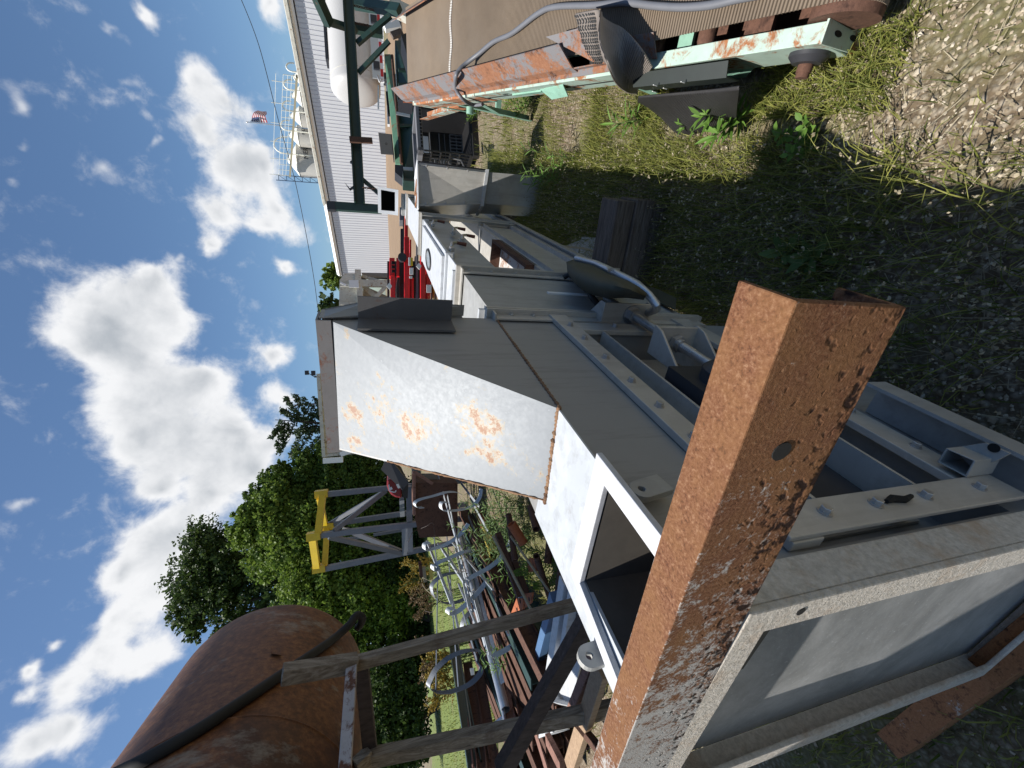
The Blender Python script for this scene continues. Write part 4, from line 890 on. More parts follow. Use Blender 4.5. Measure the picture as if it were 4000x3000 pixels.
m=MB(); m.tube([kd(r_l+.6,TD-.5,zr+.1),kd(r_l+.2,TD-.7,zr+.1),kd(r_l-.05,TD-.7,zr+.02),kd(r_l+.1,TD-.7,zr-.1)],.05,7); m.build('outlet_pipe',MT['bolt'],tr,smooth=60)
m=MB(); m.box((r_l+.4,TD-.35,rise(20)),(r_l+.7,TD+.1,zt2-.06),K); m.build('landing_leg',MT['charcoal'],tr)
for dx in (6.5,7.8):
    m=MB(); m.lathe(kd(r_l+dx,TD-.6,rise(20)+.52),kf,[(.3,0),(.52,.03),(.52,.27),(.3,.3)],24); m.build('wheel',MT['rubber'],tr,smooth=40)
m=MB(); m.box((r_l+1.5,TD+.4,ztop-.0),(r_l+9,TD+1.0,ztop+.1),K); m.build('walkway',MT['charcoal'],tr)
# ---- white metal building
base_w=Vector((-.5025,.8645))          # wall direction in the camera-heading plan
LCD=55.; lc0=K.loc(kp(1524,1074,LCD)); zbase=rise(LCD)
lct=K.loc(kp(1334,1074,LCD)); Hw=lct[2]
o0=kd(lc0[0],LCD,0); wd=K.ax[0]*-base_w.x+K.ax[1]*-base_w.y    # along the wall, from far left corner toward the right
LEN=48.
wn=Vector((0,0,1)).cross(wd).normalized(); wn=wn if wn.dot(CAM-o0)>0 else -wn
bd=thing('metal_building',o0+wd*20,'long white ribbed metal building at the back of the yard','building')
m=MB(); m.hexa([o0+kz*(zbase-1),o0+wd*LEN+kz*(zbase-1),o0+wd*LEN-wn*18+kz*(zbase-1),o0-wn*18+kz*(zbase-1),o0+kz*Hw,o0+wd*LEN+kz*Hw,o0+wd*LEN-wn*18+kz*Hw,o0-wn*18+kz*Hw]); wl=m.build('wall',MT['siding'],bd)
m=MB(); n_=150
for i in range(1,n_):
    p=o0+wd*(LEN*i/n_)
    m.prof(p+kz*(zbase-.5),p+kz*(Hw-.02),[(-.035,0),(.035,0),(.018,.035),(-.018,.035)],wd,wn)
m.build('rib',plain('rib_gray_white',(.50,.51,.56),.5,.1,.05),wl)
m=MB(); m.prof(o0-wd*.25+kz*Hw,o0+wd*(LEN+.2)+kz*Hw,[(-.2,-.05),(.07,-.05),(.07,.16),(.05,.30),(-.2,.55)],wn,kz); rf=m.build('eave_gutter',MT['white'],bd)
m=MB(); m.prof(o0-wd*.25+kz*Hw,o0+wd*(LEN+.2)+kz*Hw,[(.02,-.14),(.05,-.14),(.05,-.06),(.02,-.06)],wn,kz); m.build('eave_shadow_strip',MT['charcoal'],rf)  # charcoal strip stands in for the thin shadow line under the gutter
m=MB(); m.prof(o0+wd*10+kz*(Hw+.3),o0+wd*(LEN)+kz*(Hw+.3),[(-.3,0),(.35,0),(.35,.22),(-.3,.35)],wn,kz); m.build('ridge_trim',MT['offwhite'],rf)
m=MB(); m.add([o0-wd*.25+wn*.4+kz*(Hw+.2),o0+wd*LEN+wn*.4+kz*(Hw+.2),o0+wd*LEN-wn*9+kz*(Hw+.65),o0-wd*.25-wn*9+kz*(Hw+.65),o0+wd*LEN-wn*18+kz*(Hw+.2),o0-wd*.25-wn*18+kz*(Hw+.2)],[(0,1,2,3),(3,2,4,5)]); m.build('roof',MT['white'],bd)
m=MB(); m.bar(o0+kz*(zbase-.5)+wn*.02+wd*.06,o0+kz*Hw+wn*.02+wd*.06,.14,.05,wn); m.build('corner_trim',MT['white'],bd)
# ---- grain silos beyond the roof
def silo(px_tip,px_el,px_er,D,lab,i):
    tip=kp(*px_tip,D); el=kp(*px_el,D); er=kp(*px_er,D); zc_=(el.z+er.z)/2; c=(el+er)/2; Rr=(er-el).length/2; c=Vector((c.x,c.y,0)); 
    s=thing('silo',c,lab,'silo','silos behind the building')
    m=MB(); m.lathe(c,kz,[(Rr,zc_-14),(Rr,zc_)],40); m.build('shell',MT['silo'],s,smooth=40)
    m=MB(); m.lathe(c,kz,[(Rr*1.03,zc_-.05),(Rr*.22,tip.z),(Rr*.2,tip.z+.25)],40); m.build('roof',MT['silor'],s,smooth=30)
    m=MB(); h=tip.z-zc_; rr=Rr*.55; x0=c-kr*Rr*.15-kf*Rr*1.05
    P=[x0+kz*(zc_-14),x0+kz*(tip.z+h*.1)]
    for k in range(9):
        a=math.pi*k/8; P.append(x0+kz*(tip.z+h*.1+rr*1.1*math.sin(a))+kr*(rr-rr*math.cos(a))*.95)
    P.append(P[-1]-kz*h*.35); m.tube(P,.12,7); m.build('gooseneck_pipe',MT['silor'],s,smooth=60)
    m=MB(); a=tip+kr*Rr*.2+kz*.1; b=er+kz*.1; m.bar(a,b,.5,.12); m.bar(a+kz*.7,b+kz*.7,.05,.05); m.build('roof_ladder',MT['silor'],s)
    # lettering on the shaded band
    cu=bpy.data.curves.new('lettering','FONT'); cu.body='MERIDIAN'; cu.size=Rr*.42; cu.extrude=.02; cu.align_x='LEFT'
    to=bpy.data.objects.new('tmp',cu); me=bpy.data.meshes.new_from_object(to); bpy.data.objects.remove(to)
    m=MB(); ang0=-.35
    vs=[]
    for v in me.vertices:
        a=ang0+v.co.x/Rr; vs.append(c+(kr*math.sin(a)-kf*math.cos(a))*(Rr+.03+v.co.z)+kz*(zc_-Rr*.75+v.co.y))
    m.add(vs,[tuple(p.vertices) for p in me.polygons]); m.build('lettering',MT['charcoal'],s)
    return s
MT['silo']=plain('silo_wall',(.52,.50,.46),.5,.15,.12,.6); MT['silor']=plain('silo_roof',(.80,.79,.70),.5,.05,.05)
zz2=lambda x,y:(1080+x*480/2212,330+y*480/2212)
sl_=['nearest silo at the left end of the row, letters on its gray side','second silo from the left end of the row, behind the gutter','third silo from the left end of the row, beside the flag pole','fourth silo from the left end of the row, low behind the gutter','rightmost silo of the row, its cone just clearing the gutter']
SD=95.
pts_=[((232,1360),(420,1640),(385,1110)),((262,990),(400,1100),(405,760)),((285,640),(430,740),(440,420)),((310,270),(440,380),(455,50)),((335,-60),(455,30),(470,-260))]
for i,(t,a,b) in enumerate(pts_): silo(zz2(*t),zz2(*a),zz2(*b),SD-4*i,sl_[i],i)
cw=thing('catwalk',kp(1130,500,SD-8),'railed catwalk running over the silo tops','catwalk')
m=MB(); a=zz2(225,1640); b=zz2(345,-150)
A1,B1=kp(*a,SD-1),kp(*b,SD-19); m.bar(A1-kz*.2,B1-kz*.2,.9,.35); m.build('deck',plain('catwalk_tan',(.30,.27,.18),.7),cw)
m=MB()
for h in (.6,1.2,1.9,3.): m.bar(A1+kz*h,B1+kz*h,.06,.06)
for i in range(17): p=A1.lerp(B1,i/16); m.bar(p,p+kz*(3.6 if i%3==0 else 1.9),.08,.08,kf)
m.build('railing',MT['silor'],cw)
m=MB(); p=kp(*zz2(180,1640),SD)
for dx in (0,1.1): m.bar(p+kr*-dx+kz*2,p+kr*-dx-kz*14,.12,.12,kf)
for i in range(8): m.bar(p+kz*(1.5-i*1.5),p-kr*1.1+kz*(1.5-i*1.5),.1,.1); m.bar(p+kz*(1.5-i*1.5),p-kr*1.1+kz*(.0-i*1.5),.07,.07)
m.build('stair_tower',plain('blue_steel',(.08,.13,.22),.6),cw)
m=MB(); p=kp(1132,62,SD-25)
m=MB(); m.lathe(kp(1165,95,80),kz,[(1.4,-2),(1.4,0),(.5,1.),(.1,1.1)],20); o=m.build('vent_hood',MT['charcoal'],None,smooth=40); tag(o,'dark rounded vent hood peeping over the roof right of the silos','vent')
# ---- flag pole
fp=thing('flagpole',kp(1300,478,85),'tall thin flagpole with a striped flag above the silos','flagpole')
pt=kp(975,478,85); fdir=kr
m=MB(); pb=Vector((pt.x,pt.y,0)); m.tube([pb,pt+kz*.3],.10,8); m.lathe(pt+kz*.3,kz,[(.1,0),(.16,.1),(.1,.25)],10); m.build('pole',MT['alu'],fp,smooth=50)
fc=[kp(976,474,85),kp(1044,475,85),kp(1036,432,85),kp(1004,428,85)]
def fpt(u,v): 
    a=fc[0].lerp(fc[3],u); b=fc[1].lerp(fc[2],u); return a.lerp(b,v)+kf*.35*math.sin(u*7+v*2)+kz*.12*math.sin(u*5)
for nm,cl,ks in (('red_stripes',(.45,.03,.04),range(0,13,2)),('white_stripes',(.75,.74,.74),range(1,13,2))):
    m=MB()
    for k_ in ks:
        u0=.36 if k_<7 else 0
        m.grid([[fpt(u0+(1-u0)*j/10,(k_)/13) for j in range(11)],[fpt(u0+(1-u0)*j/10,(k_+1)/13) for j in range(11)]])
    m.build(nm,plain('flag_'+nm,cl,.8,0,.05),fp)
m=MB(); m.grid([[fpt(.36*j/6,.54*i/5)-kf*.0 for j in range(7)] for i in range(6)]); cn_=m.build('star_field',plain('flag_blue',(.03,.05,.16),.8),fp)
m=MB()
for i in range(5):
    for j in range(5):
        p=fpt(.36*(j+.5)/5,.54*(i+.5)/5)-kf*.03; m.slab([p+(kr*math.cos(a)+kz*math.sin(a))*(.09 if q%2==0 else .04) for q,a in enumerate([math.pi/2+i2*math.pi/5 for i2 in range(10)])],-kf*.01)
m.build('star',MT['label'],cn_)
# ---- power line, utility poles, flood lights
def up(px,D,h,lab):
    t=kp(*px,D); s=thing('utility_pole',(t.x,t.y,0),lab,'utility pole'); m=MB(); m.tube([(t.x,t.y,-1),t],[.16,.11],8); m.build('pole',MT['brownpost'],s); return s,t
s1,t1=up((1150,1583),70,0,'wooden utility pole with one crossarm beyond the conifer')
m=MB(); m.bar(t1+kr*1.1-kz*.5,t1-kr*1.1-kz*.5,.12,.14); m.build('crossarm',MT['brownpost'],s1)
m=MB()
for x in (-1,-.4,.5,1): m.lathe(t1+kr*x-kz*.43,kz,[(.05,0),(.06,.12),(.03,.2)],8)
m.build('insulator',MT['charcoal'],s1)
t2=kp(1228,1472,30); s2=thing('floodlight_pole',(t2.x,t2.y,2),'short pole with two flood lights on top of the pale steel bin','floodlight'); m=MB(); m.tube([t2-kz*2,t2],.06,8); m.build('pole',MT['charcoal'],s2)
m=MB(); m.box((-.16,-.1,-.12),(.16,.12,.12),Frame(t2+kr*.25+kz*.05,[kr,kf,kz])); m.box((-.14,-.1,-.12),(.14,.12,.1),Frame(t2+kr*.3+kz*.45,[kr,kf,kz])); m.bar(t2,t2+kr*.3+kz*.4,.04,.04); m.build('lamp_head',MT['charcoal'],s2)
m=MB(); P=[kp(935,-20,60),kp(1012,180,60),kp(1090,480,62),kp(1160,740,66),kp(1228,1100,72),kp(1258,1380,78),kp(1262,1470,80)]; m.tube(smoothpts(P,10),.045,5); tag(m.build('power_cable',MT['rubber']),'dark twisted power cable sagging across the sky','cable')
# ================================================================== left and middle background
rnd5=random.Random(5)
# ---- white stained bin on steel legs, left end of the building
q4=lambda x,y:(1200+x*720/2212,1000+y*720/2212)
bn=thing('steel_bin',kd(4.,24,rise(24)),'stained off white steel bin on braced legs left of the white building','bin')
DB=24.
def pq(x,y,D=DB): return kp(*q4(x,y),D)
m=MB(); m.hexa([pq(600,300),pq(620,700),pq(620,700)+kf*3,pq(600,300)+kf*3,pq(388,290),pq(380,700),pq(380,700)+kf*3,pq(388,290)+kf*3]); m.build('bin_body',MT['offwhite'],bn)
m=MB(); m.hexa([pq(600,205,25.5),pq(600,300),pq(600,300)+kf*2.8,pq(600,205,25.5)+kf*2.8,pq(450,205,25.5),pq(388,290),pq(388,290)+kf*2.8,pq(450,205,25.5)+kf*2.8]); m.build('end_panel',MT['offwhite'],bn)
m=MB(); m.bar(pq(610,190,25.2),pq(610,330),.3,.32,kz); m.bar(pq(625,300),pq(648,720),.35,.3,kz); m.build('skirt_beam',MT['offwhite'],bn)
for q in ((330,),):
    m=MB(); m.bar(pq(640,330),pq(640,330)-kz*(pq(640,330).z-rise(24)),.36,.3,kf); m.build('leg',MT['offwhite'],bn)
m=MB(); m.bar(pq(660,230,25.5),pq(660,230,25.5)-kz*(pq(660,230).z-rise(24)),.2,.3,kf); m.build('leg',paint('shade_toned_steel',(.25,.24,.22),.6,.2,4,.3),bn)  # rear leg: shade painted in as a darker copy of the stained steel
m=MB(); m.bar(pq(670,660),pq(950,360),.2,.12,kf); m.build('brace',MT['offwhite'],bn)
m=MB(); m.bar(pq(680,360,24.4),pq(960,620,24.4),.26,.12,kf); m.bar(pq(660,240,25.3),pq(960,330,24.3),.16,.1,kf); m.build('brace',MT['offwhite'],bn)
m=MB(); m.slab([pq(670,350,27),pq(960,480,27),pq(970,720,27),pq(670,720,27)],kf*.2); m.build('inner_panel',plain('tan_panel',(.30,.28,.24),.7),bn)
for y in (350,570,660):
    m=MB(); m.bar(pq(395,y,DB-.1),pq(605,y+8,DB-.1),.16,.12,kf); m.build('stiffener',MT['offwhite'],bn)
m=MB(); m.box((-.2,-.05,-.25),(.2,0,.25),Frame(pq(562,335,DB-.2),[kr,kf,kz])); m.bar(pq(400,320,DB-.15),pq(470,350,DB-.15),.1,.08,kf); m.build('white_plate',MT['white'],bn)
m=MB(); m.hexa([pq(610,690),pq(620,790),pq(620,790)+kf*2,pq(610,690)+kf*2,pq(380,670),pq(385,790),pq(385,790)+kf*2,pq(380,670)+kf*2]); m.build('side_hopper',paint('offwhite_dark',(.35,.34,.30),.6,.2,3,.4),bn)
m=MB(); m.slab([pq(490,690,DB-.05),pq(490,790,DB-.05),pq(600,790,DB-.05),pq(600,700,DB-.05)],-kf*.05); m.build('opening',MT['dark'],bn)
# ---- pale steel bin behind the hood
c2=thing('steel_container',kd(-.5,22,rise(22)),'pale ribbed steel container with rust streaks showing behind the top of the hopper hood','container')
D2=19.
m=MB(); a,b,c_,d_=kp(1248,1465,D2),kp(1312,1775,D2),kp(1420,1778,D2),kp(1320,1465,D2); z_=rise(20)
m.hexa([Vector((a.x,a.y,z_)),Vector((b.x,b.y,z_)),Vector((b.x,b.y,z_))+kf*3,Vector((a.x,a.y,z_))+kf*3,kp(1246,1465,D2),kp(1268,1780,D2),kp(1268,1780,D2)+kf*3,kp(1246,1465,D2)+kf*3]); m.build('container_body',MT['offwhite'],c2)
m=MB()
for i in range(6):
    t=i/5; p=kp(1246,1465,D2-.04).lerp(kp(1268,1780,D2-.04),t); m.bar(p,p-kz*2.6,.10,.10,kf)
m.build('rib',MT['offwhite'],c2)
m=MB(); m.bar(kp(1244,1460,D2-.05),kp(1266,1785,D2-.05),.16,.14); m.build('top_rail',MT['offwhite'],c2)
m=MB(); m.hexa([kp(1290,1440,D2),kp(1290,1466,D2),kp(1290,1466,D2)+kf*2,kp(1290,1440,D2)+kf*2,kp(1255,1446,D2),kp(1246,1466,D2),kp(1246,1466,D2)+kf*2,kp(1255,1446,D2)+kf*2]); m.build('corner_post',MT['white'],c2)
m=MB(); m.bar(kp(1330,1775,D2-.1),kp(1440,1735,D2-.1),.2,.12,kf); m.bar(kp(1262,1800,D2-.1),kp(1340,1795,D2-.1),.22,.14,kf); m.build('brace',MT['white'],c2)
# ---- red folded implement
rd=thing('red_implement',kd(2.7,10.5,0),'bright red folded farm implement with stacked box arms, hoses and white stickers','implement')
DR=10.5
def rq(x,y,D=DR): return kp(*q4(x,y),D)
def rbox(x0,x1,ya,yb,D,t,mat,name,par=rd):
    m=MB(); m.slab([rq(x0,ya,D),rq(x1,ya,D),rq(x1,yb,D),rq(x0,yb,D)],kf*t); return m.build(name,MT[mat],par,bev=.01)
rbox(1010,1440,60,745,11.2,.1,'black','dark_backing'); rbox(1062,1092,260,745,10.6,.2,'red','arm_rear'); rbox(1228,1250,-200,745,10.7,.2,'red','arm_rear'); rbox(1425,1475,20,240,10.5,.2,'red','panel'); rbox(1425,1445,560,745,10.2,.2,'red','panel')  # first box: black slab added behind the arms to darken their gaps
a1=rbox(1000,1055,240,740,10.2,.16,'red','arm'); rbox(985,1050,20,240,10.3,.3,'red','arm'); rbox(1070,1105,20,240,10.4,.3,'red','arm_rear')
a2=rbox(1165,1225,-230,740,10.0,.18,'red','arm'); a3=rbox(1360,1420,0,740,9.8,.2,'red','arm'); rbox(1255,1280,260,740,10.1,.12,'red','arm'); rbox(1100,1112,240,740,10.4,.1,'red','arm')
rbox(1170,1210,-560,-230,10.2,.15,'red','arm'); rbox(1430,1490,240,560,9.9,.3,'red','panel')
rbox(1010,1050,60,100,10.18,.02,'dark','slot'); rbox(1012,1052,110,150,10.18,.02,'dark','slot'); rbox(1014,1054,160,200,10.18,.02,'dark','slot')
rbox(1305,1335,-200,740,10.2,.06,'gray','perforated_bar')
for x0,x1,ya,yb,nm,mt in ((1215,1240,15,115,'sticker','label'),(1240,1268,20,115,'warning_sticker','yellow'),(1228,1275,140,225,'sticker','label'),(1225,1262,240,268,'sticker','label'),(1432,1492,345,440,'sticker','label')):
    rbox(x0,x1,ya,yb,9.78,.01,mt,nm)
for x,y,nm in ((1345,120,0),(1350,545,0),(990,360,0),(995,520,0)):
    m=MB(); p=rq(x,y,9.7); m.slab([p+kr*.08,p+kz*.07,p-kr*.09,p-kz*.05],kf*.02); m.build('white_bracket',MT['label'],rd)
for x0,x1,ya,yb,D in ((960,985,60,740,10.6),(1120,1160,-330,60,10.5),(1120,1165,340,520,10.4),(1290,1320,0,140,10.4),(1300,1320,420,620,10.4),(1150,1165,-540,-100,10.4),(1340,1360,330,740,10.3)):
    rbox(x0,x1,ya,yb,D,.2,'black','hose_bundle' if x1-x0<30 else 'cylinder')
m=MB(); 
for k_ in range(5): m.tube(smoothpts([rq(1085+6*k_,260,10.1),rq(1070+9*k_,400,10.),rq(1075+8*k_,560,10.),rq(1080+6*k_,740,10.1)],5),.014,5)
m.build('hydraulic_hose',MT['rubber'],rd,smooth=60)
m=MB(); m.tube(smoothpts([rq(1130,-560,10.1),rq(1125,-300,10.1),rq(1150,-600,10.1)],5),.02,5)
m=MB(); m.slab([rq(1110,-430),rq(1165,-430),rq(1165,-560),rq(1110,-590)],kf*.4); m.build('hitch',MT['gray'],rd)
m=MB(); m.lathe(rq(1140,30,10.),-kf,[(.10,0),(.10,.12)],16); m.build('pivot',MT['charcoal'],rd)
m=MB(); m.slab([rq(1500,330,9.9),rq(1545,380,9.9),rq(1560,470,9.9),rq(1520,450,9.9)],kf*.5); tag(m.build('orange_float',plain('orange',(.55,.25,.01),.5)),'orange yellow painted block between the red implement and the conveyor','block')
for k_,(x0,x1) in enumerate(((1480,1500),(1530,1555))): 
    m=MB(); m.slab([rq(x0,440,9.6),rq(x1,440,9.6),rq(x1+10,745,9.2),rq(x0+6,745,9.2)],kf*.1); tag(m.build('rusty_plank',MT['rustp']),('upper' if k_==0 else 'lower')+' pink rusted bar behind the green weeds below the red implement','bar')
# ---- gray lifting tower with yellow top
t3=lambda x,y:(1200+x*520/2212,1840+y*520/2212)
tw=thing('support_tower',kd(-2.9,9,0),'gray steel support tower with X braces and a bright yellow top frame','tower')
DT=9.
# four legs: front-right, front-left(near corner), left, back
def tp(x,y,D): return kp(*t3(x,y),D)
cn={'fr':(tp(270,390,9.1),tp(1380,280,9.1)),'fc':(tp(90,1080,8.6),tp(1720,890,8.6)),'fl':(tp(190,1640,9.2),tp(1900,1300,9.2)),'bk':(tp(350,890,9.8),tp(1700,690,9.8))}
for k_,(a,b) in cn.items():
    b=a+(b-a)*1.0; d=(b-a); zb_=rise(9)
    bb=a+d*((a.z-.0)/(a.z-b.z)) if a.z>b.z else b
    m=MB(); m.bar(a,bb,.10,.10,kf); m.build('leg',MT['gray'],tw)
def tbar(a,b,w,mat,name,D1,D2=None):
    m=MB(); m.bar(tp(*a,D1),tp(*b,D2 or D1),w,w,kf); m.build(name,MT[mat],tw)
tbar((450,990),(1300,330),.09,'gray','brace',8.6,9.1); tbar((400,860),(1300,330),.08,'gray','brace',9.8,9.2)
tbar((360,1090),(1600,1370),.09,'gray','brace',8.6,9.2); tbar((640,970),(1560,1340),.09,'gray','brace',9.6,9.2)
tbar((590,950),(760,1020),.05,'label','paint_patch',9.5)
tbar((1690,250),(1710,1330),.11,'gray','rail',8.7,8.9); tbar((1570,460),(1580,730),.10,'gray','rail',9.3,9.7); tbar((1610,890),(1620,1380),.10,'gray','rail',8.9,9.2)
tbar((1100,1060),(1580,980),.06,'gray','rear_strut',9.9); tbar((650,1130),(900,1100),.06,'gray','rear_strut',9.9)
tbar((260,390),(180,1060),.12,'yellow','top_frame',9.08,8.58); tbar((90,1110),(160,1600),.12,'yellow','top_frame',8.58,9.18); tbar((330,900),(290,1600),.10,'yellow','top_frame',9.8,9.2); tbar((200,440),(300,900),.10,'yellow','top_frame',9.1,9.78)
for (x,y,D) in ((210,380,9.08),(80,1085,8.58),(170,1620,9.18),(320,920,9.78)):
    m=MB(); a=tp(x,y,D); m.box((-.07,-.07,-.15),(.07,.07,.09),Frame(a,[kr,kf,kz])); m.box((-.06,-.06,.09),(.06,.06,.115),Frame(a,[kr,kf,kz])) if 0 else None; m.build('top_socket',MT['yellow'],tw)
# ---- black blade and red hub with white outline mark
bk=thing('attachment_blade',tp(1600,200,8),'black angled blade attachment leaning on a red drum, in front of the gray tower','blade')
m=MB(); m.slab([tp(1230,-20,7.9),tp(1330,-260,7.9),tp(1690,190,7.6),tp(1580,320,7.6)],kf*.06); m.slab([tp(1330,-260,8.0),tp(1560,-60,8.0),tp(1680,190,7.7),tp(1580,300,7.6)],kf*.05); m.build('blade',MT['black'],bk)
m=MB(); m.slab([tp(1570,310,7.8),tp(1590,440,7.8),tp(1670,455,7.8),tp(1680,190,7.8)],kf*.3); m.build('bracket',MT['black'],bk)
m=MB(); m.slab([tp(1475,225,7.54),tp(1515,215,7.54),tp(1548,275,7.54),tp(1510,293,7.54)],kf*.012); m.build('sticker',MT['label'],bk)
hb_=thing('red_drum',tp(1450,300,8.2),'dark red drum with a white rounded outline mark, partly hidden by the black blade','drum')
cpt=[(1325,150),(1322,240),(1350,330),(1400,400),(1470,440),(1570,455),(1575,300),(1480,200),(1400,130)]
m=MB(); m.slab([tp(x,y,8.05) for x,y in cpt],kf*.6); m.build('drum_shell',plain('dark_red',(.22,.012,.015),.4),hb_,bev=.03)
m=MB(); P=[tp(x,y,8.03) for x,y in ((1358,225),(1365,325),(1375,335),(1440,352),(1470,345),(1475,318))]; m.strip(P,kf*.01,.018); m.strip([tp(1380,270,8.03),tp(1400,310,8.03)],kf*.01,.05); m.build('outline_mark',MT['label'],hb_)
# ---- brown steel box and long beams of the rack
bx=thing('steel_box',kp(1620,1990,7.5),'dark brown rusted steel box standing among the racked steel','box')
D_=7.6
pp=[kp(*t3(x,y),D_) for x,y in ((1770,190),(1770,680),(1860,1110),(2500,1080),(2500,200))]
m=MB(); m.slab(pp,kf*.8); m.build('box_body',MT['rusto'],bx)
m=MB(); m.bar(kp(1618,1840,D_-.05),kp(1618,2010,D_-.05),.05,.05); m.bar(kp(1622,1845,D_-.05),kp(1690,1890,D_-.05),.05,.05); m.bar(kp(1622,1840,D_+.5),kp(1628,1890,D_+.5),.05,.05); m.build('rim',MT['rustp'],bx)
m=MB(); m.slab([kp(1625,1850,D_+.3),kp(1680,1880,D_+.3),kp(1720,1885,D_+.3),kp(1700,1850,D_+.3)],kf*.02); m.build('lid_sheet',plain('gray_sheet',(.22,.2,.18),.7),bx)
# racked steel: every long member on its own; image line -> real line at a given depth
def member(kind,p,q,D0,D1,size,mat,label,cat,group='steel racked on the left of the conveyor',ext=0):
    a=kp(*p,D0) if D0>1.5 else gp(*p,D0); b=kp(*q,D1) if D1>1.5 else gp(*q,D1); m=MB()
    if kind=='pipe': m.pipe(a,b,size,.008,18); o=m.build('steel_pipe',MT[mat],None,smooth=60)
    elif kind=='rod': m.tube([a,b],size,8); o=m.build('steel_rod',MT[mat],None,smooth=60)
    elif kind=='flat': m.bar(a,b,size,.008,kr+kz*.4); o=m.build('flat_bar',MT[mat])
    elif kind=='beam': m.ibeam(a,b,size*.8,size,.014); o=m.build('steel_girder',MT[mat])
    elif kind=='tube': m.bar(a,b,size,size); o=m.build('square_tube',MT[mat],None,bev=.004)
    tag(o,label,cat,group); return o
c6=lambda x,y:(1200+x*.7233,1800+y*.7233)
zb6=lambda x,y:(1560+x*800/2212,2100+y*800/2212)
e7=lambda x,y:(1500+x*666/2212,2500+y*666/2212)
member('pipe',e7(1577,905),zb6(640,-80),4.6,8.4,.055,'pipe','large bright galvanised pipe, open end toward the viewer, top of the rack','pipe')
member('pipe',e7(1615,1280),zb6(760,-40),4.3,8.3,.022,'pipe','thin galvanised pipe just under the large galvanised pipe','pipe')
member('pipe',e7(1050,1400),e7(1600,960),4.9,4.9,.024,'pipe','short galvanised tube sticking out sideways across the rack','pipe')
member('flat',e7(1540,560),zb6(700,-40),4.7,8.4,.05,'pipe','galvanised flat strip resting on the right of the large pipe','flat bar')
member('beam',zb6(1115,620),zb6(800,-240),5.3,9.,.19,'rusto','thick dark brown girder beside the yellow pipe','girder')
member('pipe',zb6(1030,200),zb6(930,-90),5.9,7.2,.075,'yellowp','faded yellow pipe with an angled cut end','pipe')
member('pipe',zb6(925,-95),zb6(860,-260),7.2,8.2,.075,'rustred','orange red end of pipe beyond the yellow one','pipe')
member('beam',e7(2230,1720),e7(1680,20),3.6,5.6,.16,'rustp','pink primed girder lowest in the rack, near the grass','girder')
member('beam',e7(1660,1200),e7(1500,200),4.2,6.8,.12,'rustp','rust pink girder edge right of the large galvanised pipe','girder')
member('beam',e7(1820,1000),e7(1660,300),4.3,6.,.12,'rusto','dark rusty girder between the two pink beams','girder')
member('beam',e7(1180,1659),e7(900,60),4.6,8.,.16,'greenb','dark green black girder at the outer left edge of the rack','girder')
member('beam',e7(1300,1659),e7(1080,300),4.5,7.6,.16,'rusto','brown girder second from the outer left edge of the rack','girder')
member('beam',e7(1420,1659),e7(1230,400),4.4,7.2,.15,'rusto','dark brown girder under the galvanised pipe, left side','girder')
member('rod',e7(1210,1659),e7(960,0),4.6,8.,.012,'straw','pale thin rod lying along the dark green beam','rod')
member('rod',e7(1160,1659),e7(1060,800),4.55,6,.014,'rustp','pink thin rod lying along the dark green beam','rod')
member('beam',(2225,2990),(2110,2560),3.7,5.3,.2,'rusto','black brown girder web standing above the grass','girder')
member('rod',zb6(1470,870),zb6(1010,-20),.5,.75,.014,'straw','cream painted rod running past the yellow pipe toward the orange plate','rod')
member('rod',zb6(1620,580),zb6(1200,-20),.35,.6,.012,'straw','cream painted thin rod to the right, pointing at the brown pipes','rod')
member('tube',zb6(1300,640),zb6(1060,-50),.5,.6,.065,'rusto','brown square tube left of the orange plate','tube')
member('tube',zb6(1370,600),zb6(1200,150),.42,.5,.06,'rusto','brown square tube ending at the orange plate','tube')
for i,(p,q,D0,D1,r_) in enumerate(((zb6(1700,690),zb6(1770,240),.12,.25,.036),(zb6(1760,270),zb6(1700,-60),.2,.25,.034),(zb6(1600,280),zb6(1640,-100),.3,.2,.036),(zb6(1640,700),zb6(1480,200),.1,.4,.03),(zb6(1830,330),zb6(1680,-120),.12,.25,.036),(zb6(1700,-110),zb6(1680,-330),.2,.2,.04),(zb6(1480,-90),zb6(1420,-330),.4,.35,.035),(zb6(1250,250),zb6(1180,-250),.6,.55,.03),(zb6(1340,60),zb6(1210,-150),.5,.6,.045))):
    member('pipe',p,q,D0,D1,r_,'rusto' if i<8 else 'rustred',['brown pipe nearest the blue gray gutter sheet','brown pipe reaching back from the fern to the hood','upright brown pipe left of the leaning pipe pair','slanting brown pipe meeting the others at the orange plate','long brown pipe leaning against the pale top plate','brown pipe end under the rusty corner of the hood','brown pipe upright under the hood edge, left one','thin brown pipe among the green stems','rust red pipe lying among the green stems'][i],'pipe','brown pipes among the weeds')
fill=[('rusto','dark brown girder in the lower layers of the rack'),('greenb','dark green girder in the lower layers of the rack')]
for i in range(11):
    for j,z in enumerate((.09,.30)):
        r0=-4.9+.20*i+rnd5.uniform(-.05,.05); f0=rnd5.uniform(4.3,5.2)-.12*i; r1=-5.3+.27*i; f1=rnd5.uniform(8.3,9.2); 
        if j==2 and i>8: continue
        m=MB(); m.ibeam(kd(r0,f0,z),kd(r1,f1,z),.13,.19,.014); k_=1 if (i+j)%7==3 else 0; tag(m.build('steel_girder',MT[fill[k_][0]]),fill[k_][1],'girder','girders filling the lower rack')
